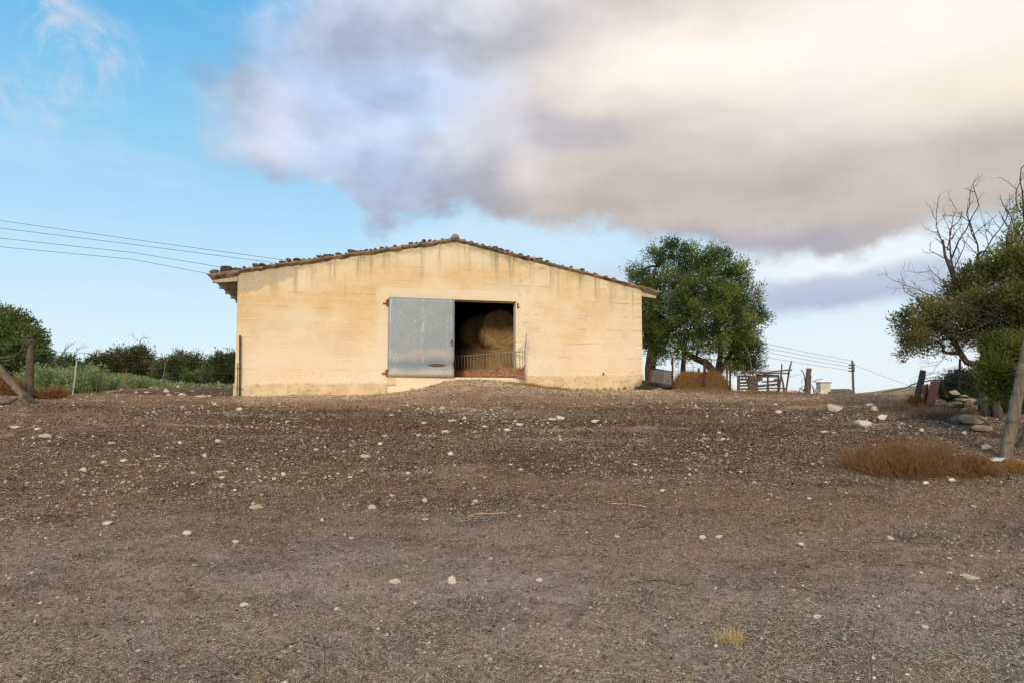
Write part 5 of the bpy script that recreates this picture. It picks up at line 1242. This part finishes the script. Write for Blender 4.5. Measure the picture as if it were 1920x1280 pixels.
stake(372, 722, 388, 680, 27.0, .020, M_darkmetal, 'dark leaning stake near the barn among the far weeds')

# fence wires
def wire(pts, r_, label, cat='wire', name='fence_wire', m_=None, group=None, sag=0):
    P_ = []
    for a, b in zip(pts[:-1], pts[1:]):
        for k in range(8):
            t = k/8; p = Vector(a)+(Vector(b)-Vector(a))*t; p.z -= sag*math.sin(math.pi*t); P_.append(p)
    P_.append(Vector(pts[-1])); o = part(name, MB().tube(P_, r_, 4), m_ or M_wire, loc=tuple(P_[0])); tag(o, label, cat, group); return o
wire([P(57, 654, 19), P(158, 661, 20), P(290, 668, 21), P(441, 684, 22.3)], .006, 'topmost sagging fence wire running to the barn corner', sag=.02)
wire([P(57, 680, 19), P(140, 690, 21), P(305, 690, 20.6), P(441, 700, 22.3)], .004, 'middle fence wire from the left post to the barn corner', sag=.02)
wire([P(57, 705, 19), P(139, 712, 21), P(302, 715, 20.6), P(441, 718, 22.3)], .004, 'lowest fence wire running to the barn corner', sag=.02)
wire([P(158, 661, 20), P(160, 672, 20), P(160, 684, 20), P(168, 692, 20)], .008, 'loose wire end dangling from the topmost fence wire')
for k, (y0, y1) in enumerate(((700, 672), (735, 716), (790, 768), (828, 812))):
    wire([P(1731, 696+k*13, 17.6), P(1800, 700+k*14, 15.6), P(1893-k*7+8, y0, 10.8)], .004, ['topmost', 'second highest', 'third highest', 'lowest'][k]+' thin wire strung to the thick leaning post at right', sag=.03)
    wire([P(1893-k*7+8, y0, 10.8), P(2040, y0+12, 7.0)], .004, ['topmost', 'second highest', 'third highest', 'lowest'][k]+' thin wire running out of the picture from the thick leaning post', sag=.02)
wire([at(1655, 22)+Vector((0, 0, .1)), P(1690, 728, 20), P(1720, 718, 18), P(1750, 711, 16.5), P(1768, 712, 16)], .014, 'black hose curving over the posts to the rusty sheets', 'hose', 'hose', M_black)
def mesh_fence():
    t_ = root('wire_fence', 'curling piece of wire mesh fence behind the rusty sheets', 'wire fence', tuple(at(1780, 17))); A = []; B = []
    for i in range(15):
        px = 1706+i*7.5; t = i/14; pt = 712-8*t-14*max(0, (t-.5)); A.append(P(px, 712+30*0+26, 17.2-.4*t)); B.append(P(px+2, pt-14*(t > .55), 17.2-.4*t))
    for k in range(6):
        for i in range(14):
            px = 1706+i*7.5; py = lambda q: 735-k*5-(q/14)*k*5.5; A.append(P(px, py(i), 17.2-.4*i/14)); B.append(P(px+7.5, py(i+1), 17.2-.4*(i+1)/14))
    v, i_ = prisms(np.array([list(a) for a in A]), np.array([list(a) for a in B]), .003, .003); fastmesh('wire_mesh', v, 4, M_wire, t_, idx=i_)
    part('top_wire', MB().tube([P(1706, 722, 17.2), P(1735, 708, 17.1), P(1760, 707, 17), P(1800, 702, 16.8)], .008, 5), M_wire, t_)
mesh_fence()
# rusty sheets
def slab(name, corners, d0, d1, th, m_, label, cat):
    """corners: 4 pixel points; left pair at d0, right pair at d1"""
    a = [P(*corners[0], d0), P(*corners[1], d1), P(*corners[2], d1), P(*corners[3], d0)]
    n_ = 12; mb = MB(); V = []
    for i in range(n_+1):
        t = i/n_; top = a[0].lerp(a[1], t); bot = a[3].lerp(a[2], t); off = Vector((0, .018*math.sin(i*1.57), 0)); 
        V += [bot+off, top+off, top+off+Vector((0, th, 0)), bot+off+Vector((0, th, 0))]
    Fc = [(i*4+k, i*4+(k+1) % 4, (i+1)*4+(k+1) % 4, (i+1)*4+k) for i in range(n_) for k in range(4)]+[(0, 1, 2, 3), (n_*4+3, n_*4+2, n_*4+1, n_*4)]
    mb.add([tuple(v) for v in V], Fc); o = part(name, mb, m_, loc=tuple(a[3])); tag(o, label, cat)
slab('rusty_sheet', [(1746, 713), (1763, 717), (1752, 758), (1738, 752)], 15.7, 15.5, .02, M_rustsheet, 'rust red metal sheet leaning left by the fence', 'metal sheet')
slab('rusty_sheet', [(1727, 723), (1741, 718), (1741, 753), (1735, 752)], 15.9, 15.9, .02, M_rustsheet, 'narrow purplish rusty sheet behind the larger rust red sheet', 'metal sheet')
slab('grey_board', [(1764, 716), (1770, 720), (1779, 744), (1773, 745)], 15.5, 15.5, .03, M_wood, 'grey board leaning right next to the rust red sheet', 'board')
# dry-stone pile, slabs
for i, (px, py, hw, hh, lb) in enumerate([(1790, 735, 12, 8, 'upper left orange-tan stone of the piled stones'), (1803, 748, 13, 4, 'flat stone in the middle of the piled stones'), (1821, 749, 12, 5, 'upper right flat stone of the piled stones'), (1795, 754, 13, 4, 'lower left flat stone of the piled stones'), (1818, 757, 14, 4, 'lower right flat stone of the piled stones'), (1781, 757, 7, 4, 'small stone at the left foot of the piled stones'), (1808, 741, 9, 3, 'thin stone wedged on top of the piled stones')]):
    d = 15.0; p = P(px, py+hh, d); o = place(RM[i % 3], 'stone', p, hw*d/F, lb, 'stone', rot=(0, 0, random.uniform(-.3, .3)), sq=(1, .8, hh/hw*1.7), sink=0)
    o.location = P(px, py, d)
earth = None
for (px, py, hw, sq, d, lb) in ((1824, 788, 32, .42, 13.8, 'large flat tan slab of rock below the piled stones'), (1843, 801, 25, .36, 13.0, 'second flat slab of rock in front of the large tan one'), (1868, 874, 20, .3, 10.3, 'flat white stone at the foot of the thick leaning post'), (1905, 838, 14, .6, 11.6, 'mossy rock behind the thick leaning post')):
    p = P(px, py, d); p.z = gz(p.x, p.y); me = RM[1] if px != 1868 else SM[2]
    place(me, 'rock_slab', p, hw*d/F, lb, 'rock', rot=(0, 0, .1), sq=(1, .8, sq*1.7), sink=.05)
def tarp():
    c = P(1806, 771, 14.2); n_, m_ = 26, 12; V = []
    for i in range(n_+1):
        for j in range(m_+1):
            s, t = i/n_, j/m_; x = c.x+(s-.5)*.58; y = c.y+(t-.5)*.5
            env = math.sin(math.pi*s)**.6*math.sin(math.pi*t)**.6; V.append((x, y, gz(x, y)+.01+env*(.07+.10*(float(vn(x*9, y*9, 4))+.4)*(1-.4*s))))
    mb = MB(); mb.add(V, [(i*(m_+1)+j, (i+1)*(m_+1)+j, (i+1)*(m_+1)+j+1, i*(m_+1)+j+1) for i in range(n_) for j in range(m_)])
    o = part('plastic_sheet', mb, M_black, loc=tuple(c)); tag(o, 'crumpled black plastic sheet on the ground by the piled stones', 'plastic sheet')
tarp()
def basin():
    c = P(1838, 751, 13.6); mb = MB(); k = 20; V = []
    M_ = Matrix.Rotation(R(-16), 3, 'Y') @ Matrix.Rotation(R(-30), 3, 'X')
    rings = [(.08, -.04), (.12, -.03), (.135, .0), (.14, .012), (.13, .012), (.115, .0), (.075, -.025)]
    for r_, z in rings:
        for j in range(k): a = 2*math.pi*j/k; V.append(tuple(c+M_ @ Vector((math.cos(a)*r_, math.sin(a)*r_, z))))
    Fc = [(i*k+j, i*k+(j+1) % k, (i+1)*k+(j+1) % k, (i+1)*k+j) for i in range(len(rings)-1) for j in range(k)]+[tuple(range(k))[::-1], tuple(6*k+j for j in range(k))]
    mb.add(V, Fc); o = part('basin', mb, M_green, loc=tuple(c), smooth=True); tag(o, 'faded green plastic basin tilted beside the tree trunk', 'basin')
M_green = simple('green_plastic', (.09, .22, .15), (.14, .30, .21), 4, .5, .1, .002)
basin()
for a, b, r_, lb in ((P(1922, 790, 11.4), P(1886, 851, 11.2), .02, 'pale stick leaning behind the thick post'), (P(1930, 770, 11.6), P(1905, 852, 11.4), .03, 'brown limb leaning at the right edge behind the thick post'), (P(1832, 780, 13.4), P(1858, 800, 13.1), .02, 'grey stick lying across the flat rock slabs')):
    o = part('stick', MB().tube([b, (a+b)/2+Vector((.02, 0, .02)), a], [r_, r_*.9, r_*.6], 7, rough=.12), M_deadbark, loc=tuple(b)); tag(o, lb, 'stick')
# tangled branches round the stump post
def tangle():
    d = 24.3; t_ = root('dead_branches', 'tangle of dead branches around the stump post', 'branches', tuple(at(1508, d))); mb = MB()
    def br(pts, r_): mb.tube([P(*zp(*p), d+random.uniform(-.1, .1)) for p in pts], list(np.linspace(r_, r_*.5, len(pts))), 5, rough=.1)
    br([(720, 570), (722, 480), (715, 410), (700, 370), (680, 347)], .03); br([(785, 456), (830, 440), (882, 428)], .018); br([(800, 545), (830, 505), (850, 490)], .012); br([(715, 570), (650, 548), (608, 532)], .035); br([(730, 560), (690, 520), (655, 512)], .02)
    br([(700, 540), (720, 500), (740, 480)], .02); br([(660, 545), (690, 500), (735, 490)], .018); br([(800, 560), (790, 520), (775, 480)], .025); br([(820, 560), (795, 500)], .02); br([(600, 545), (640, 560), (700, 575)], .03)
    br([(690, 470), (685, 450), (695, 430), (715, 425), (725, 440)], .01); br([(560, 420), (620, 400), (680, 385)], .008)
    part('branches', mb, M_deadbark, t_)
    o = place(SM[4], 'stone', at(1492, 24.0), .22, 'low pale rock behind the fallen branch left of the stump post', 'stone', sq=(1.2, 1, .7))
tangle()

# distant shed, pole, power lines
def shed():
    d = 48.0; a = at(1575, d); t_ = root('ruined_shed', 'low ruined shed with grey tiled roof and a white box chimney beyond the crest', 'shed', tuple(a))
    def Q(px, py, dd=0): return P(px, py, d+dd)
    mb = MB(); V = [Q(1556, 738), Q(1601, 739), Q(1604, 752), Q(1556, 752), Q(1556, 738, 2.6), Q(1601, 739, 2.6), Q(1604, 752, 2.6), Q(1556, 752, 2.6)]
    mb.add([tuple(v) for v in V], [(0, 3, 2, 1), (4, 5, 6, 7), (1, 2, 6, 5), (0, 4, 7, 3)]); part('wall', mb, M_plinth, t_)
    mb = MB(); V = [Q(1553, 734), Q(1558, 728.5, 1.3), Q(1593, 728, 1.3), Q(1604, 738), Q(1553, 733, 3), Q(1603, 734, 3)]
    V2 = [v-Vector((0, 0, .10)) for v in V]
    mb.add([tuple(v) for v in V+V2], [(0, 3, 2, 1), (1, 2, 5, 4), (0, 6, 9, 3), (3, 9, 11, 5), (0, 1, 4), (2, 3, 5), (0, 4, 10, 6), (6, 7, 8, 9), (7, 10, 11, 8)]); rf = part('roof', mb, M_rstone, t_)
    mb = MB(); c = Q(1544, 724, .5); mb.box((c.x, c.y, c.z-.1), (.70, .70, .72), jit=.01); part('chimney', mb, M_white, t_)
    mb = MB(); mb.box((c.x, c.y, c.z+.29), (.84, .84, .07), jit=.006); part('chimney_cap', mb, M_concrete, t_)
    mb = MB(); mb.box((c.x, c.y, c.z-.7), (.86, .86, .55), jit=.02); part('chimney_base', mb, M_plinth, t_)
M_white = simple('white_render', (.50, .45, .36), (.66, .60, .50), 3, .9, .3, .01)
shed()
PD = 120.0
def upole():
    top = P(1598, 675, PD); x = top.x; base = Vector((x, PD, gz(x, PD)-.3)); t_ = root('utility_pole', 'slim wooden utility pole standing beyond the crest', 'utility pole', (x, PD, base.z+.3))
    part('shaft', MB().tube([base, top], [.22, .17], 10), M_wood, t_)
    for py in (683, 688.5, 694): c = P(1597, py, PD-.2); part('insulator', MB().tube([c+Vector((-.55, 0, -.1)), c+Vector((.45, 0, -.1)), c+Vector((.45, 0, .25))], .10, 6), M_darkmetal, t_)
upole()
lv = [(414, 489, 642, 676), (428, 493.5, 649.5, 682), (447, 504, 657.5, 688), (463, 513, 667, 694.5)]
for k, (y0, y1, y2, y3) in enumerate(lv):
    pts = [P(-120, y0-17+k, 27), P(0, y0, 29.5), P(250, (y0+(y1-y0)*.46)+.8, 37), P(540, y1+(0, 3, 18, 29)[k], 50), P(1100, y1+(y2-y1)*.62+8, 84), P(1425, y2, 104), P(1510, (y2+y3)/2+.8, 112), P(1597, y3, PD-.2)]
    mb = MB(); rad = [.009*max(1, p.y/30) for p in pts]; o = part('power_line', mb.tube(pts, [min(r_, .026) for r_ in rad], 5), M_cable, loc=tuple(pts[1])); tag(o, ['uppermost', 'second from the top', 'third from the top', 'lowest'][k]+' power line crossing the sky behind the barn', 'power line', 'power lines')
o = part('stay_wire', MB().tube([P(1600, 683, PD), P(1650, 702, 110), P(1712, 725, 100)], .022, 4), M_cable, loc=tuple(P(1600, 683, PD))); tag(o, 'single wire sloping down right from the utility pole', 'wire')

# ------------------------------------------------------------------ dry bushes and tufts
M_rustbush = twigmat('rust_bush', [(.085, .042, .018), (.23, .115, .040), (.39, .215, .08), (.17, .082, .032), (.27, .17, .09)])
M_tanbush = twigmat('tan_bush', [(.16, .10, .05), (.30, .19, .09), (.40, .27, .13)])
M_brownweed = twigmat('brown_weed', [(.10, .06, .035), (.19, .12, .07), (.28, .19, .12)])
def dry_bush(px, py, hwpx, hpx, n_, label, m_=None, name='dry_bush', depth_scale=.6, L=(.06, .2), rad=.0028, cat='dry bush', seg=3, d=None, k=3):
    c = hit(px, py) if d is None else at(px, d)
    w = hwpx*c.y/F; h = hpx*c.y/F
    def gen(n):
        nc = max(6, n//45); ca = RNG.uniform(0, 2*np.pi, nc); cr = RNG.random(nc)**.55; ci = RNG.integers(0, nc, n)
        bx = c.x+np.cos(ca[ci])*cr[ci]*w+RNG.normal(0, .045*c.y/9, n); by = c.y+np.sin(ca[ci])*cr[ci]*w*depth_scale+RNG.normal(0, .045*c.y/9, n); a = ca[ci]; r_ = cr[ci]
        lump = .35+1.3*(vn(bx/.22, by/.22, 21)+.5)*(.7+.6*(vn(bx/.7, by/.7, 23)+.5))
        z = g(bx, by)+RNG.random(n)*h*np.clip(1.05-r_**2.2, .1, 1)*lump*.85
        D_ = RNG.normal(0, .55, (n, 3))+np.stack([np.cos(a)*.25, np.sin(a)*.25, np.full(n, .55)], -1); D_ /= np.linalg.norm(D_, axis=1, keepdims=True)
        return np.stack([bx, by, z], -1), D_, RNG.uniform(L[0], L[1], n), RNG.normal(0, .35, (n, 3))
    o = strands(n_, gen, rad, name, m_ or M_rustbush, loc=tuple(c), seg=seg, k=k); tag(o, label, cat)
dry_bush(1706, 883, 116, 38, 5200, 'wide rust-brown dry bush spreading at the right of the yard', L=(.08, .34), rad=.0024)
dry_bush(1665, 868, 60, 34, 1800, 'thin fringe of dry twigs behind the wide rust-brown bush', name='dry_twigs', rad=.002)
dry_bush(1822, 888, 46, 26, 1500, 'low rust-brown tuft between the wide bush and the leaning post', name='dry_tuft')
dry_bush(1908, 886, 22, 20, 1300, 'yellow straw-coloured tuft at the right edge by the leaning post', M_straw2, name='straw_tuft', L=(.04, .14), rad=.003)
dry_bush(1718, 750, 14, 22, 900, 'dry brown tuft at the foot of the crooked post', d=17.4, rad=.005, name='dry_tuft')
dry_bush(1770, 790, 70, 12, 1100, 'thin dry brown weeds below the rusty sheets', M_brownweed, d=14.8, rad=.0035, name='dry_weeds')
dry_bush(92, 740, 22, 17, 2200, 'low rust-brown dry bush at the foot of the left post', d=19.3, rad=.008, L=(.08, .25))
dry_bush(5, 740, 42, 38, 5200, 'large orange-brown dry bush behind the brace pole at the left edge', d=20.5, rad=.008, L=(.1, .3))
dry_bush(1690, 770, 60, 11, 900, 'sparse brown weeds on the slope left of the rusty sheets', M_brownweed, d=16.5, rad=.003, name='dry_weeds')
dry_bush(1205, 735, 14, 14, 500, 'small grey-green weed at the right corner of the barn', L_scrub, d=25.0, rad=.006, name='corner_weed', cat='weed')
dry_bush(1395, 740, 130, 3, 2600, 'strip of trodden straw along the crest by the pen', M_tanbush, d=23.8, rad=.004, name='straw_strip', cat='straw', L=(.05, .2))
dry_bush(1010, 720, 62, 2, 2600, 'golden straw trampled into the earth right of the doorway', M_straw2, d=23.9, rad=.003, name='straw_patch', cat='straw', L=(.04, .14), depth_scale=.35)
dry_bush(1368, 1207, 26, 8, 170, 'small golden straw tuft in the right foreground', M_straw, name='straw_tuft', L=(.03, .1), rad=.0016)
dry_bush(620, 1265, 120, 14, 500, 'thin patch of dead grass at the bottom left of centre', M_litter, name='grass_tuft', L=(.03, .12), rad=.0011)
# dried forked weeds
def weed_stem(px0, py0, pts, label, m_=None, r_=.0055):
    c = hit(px0, py0); d = c.y; t_ = None; mb = MB()
    for pl in pts: mb.tube([Vector((c.x, c.y, c.z-.01))+Vector(((x-px0)*d/F, .0+.12*i*0, (py0-y)*d/F)) for i, (x, y) in enumerate(pl)], list(np.linspace(r_, r_*.4, len(pl))), 5, rough=.1)
    o = part('dry_weed', mb, m_ or M_rust2, loc=tuple(c)); tag(o, label, 'dry weed')
M_rust2 = simple('dry_stem', (.14, .07, .045), (.25, .14, .09), 20, .9, .2, .002)
weed_stem(1068, 1176, [[(1068, 1176), (1082, 1152), (1094, 1138), (1106, 1122), (1114, 1116)], [(1066, 1176), (1073, 1156), (1080, 1142)], [(1110, 1119), (1104, 1102)], [(1109, 1118), (1112, 1098)], [(1114, 1116), (1120, 1108)], [(1082, 1152), (1076, 1156)], [(1125, 1110), (1131, 1090), (1136, 1080), (1150, 1074)], [(1134, 1084), (1128, 1070)], [(1136, 1080), (1148, 1088), (1153, 1090)], [(1140, 1078), (1152, 1064)]], 'forked reddish dry weed stem in the middle foreground')
weed_stem(1634, 1282, [[(1634, 1282), (1636, 1250), (1635, 1225), (1640, 1200), (1642, 1180), (1645, 1168)], [(1636, 1240), (1644, 1228)], [(1636, 1225), (1630, 1216)], [(1642, 1185), (1652, 1172)], [(1641, 1190), (1636, 1176)]], 'upright tan dry weed stem cut by the bottom edge at right', M_wood2, .006)
# long straws
for (x0, y0, x1, y1, lb) in ((878, 968, 948, 962, 'long yellow straw lying in the middle yard'), (1148, 942, 1212, 952, 'curved pale stalk in the middle right yard'), (1170, 1100, 1290, 1096, 'dark twig lying in the foreground'), (1480, 1098, 1545, 1108, 'brown twig lying in the right foreground'), (525, 1214, 640, 1208, 'thin brown twig lying near the bottom left')):
    a, b = hit(x0, y0), hit(x1, y1); pts = [a.lerp(b, t)+Vector((0, .03*math.sin(t*5), .012)) for t in np.linspace(0, 1, 6)]
    for p in pts: p.z = gz(p.x, p.y)+.008
    o = part('stalk', MB().tube(pts, .004, 5), M_straw if 'yellow' in lb or 'pale' in lb else M_deadbark, loc=tuple(a)); tag(o, lb, 'stalk')
p = hit(67, 1138); place(stone_mesh('brick_shard', 91, M_tile, .5), 'brick_shard', p, .022, 'small orange brick shard in the left foreground', 'brick shard')
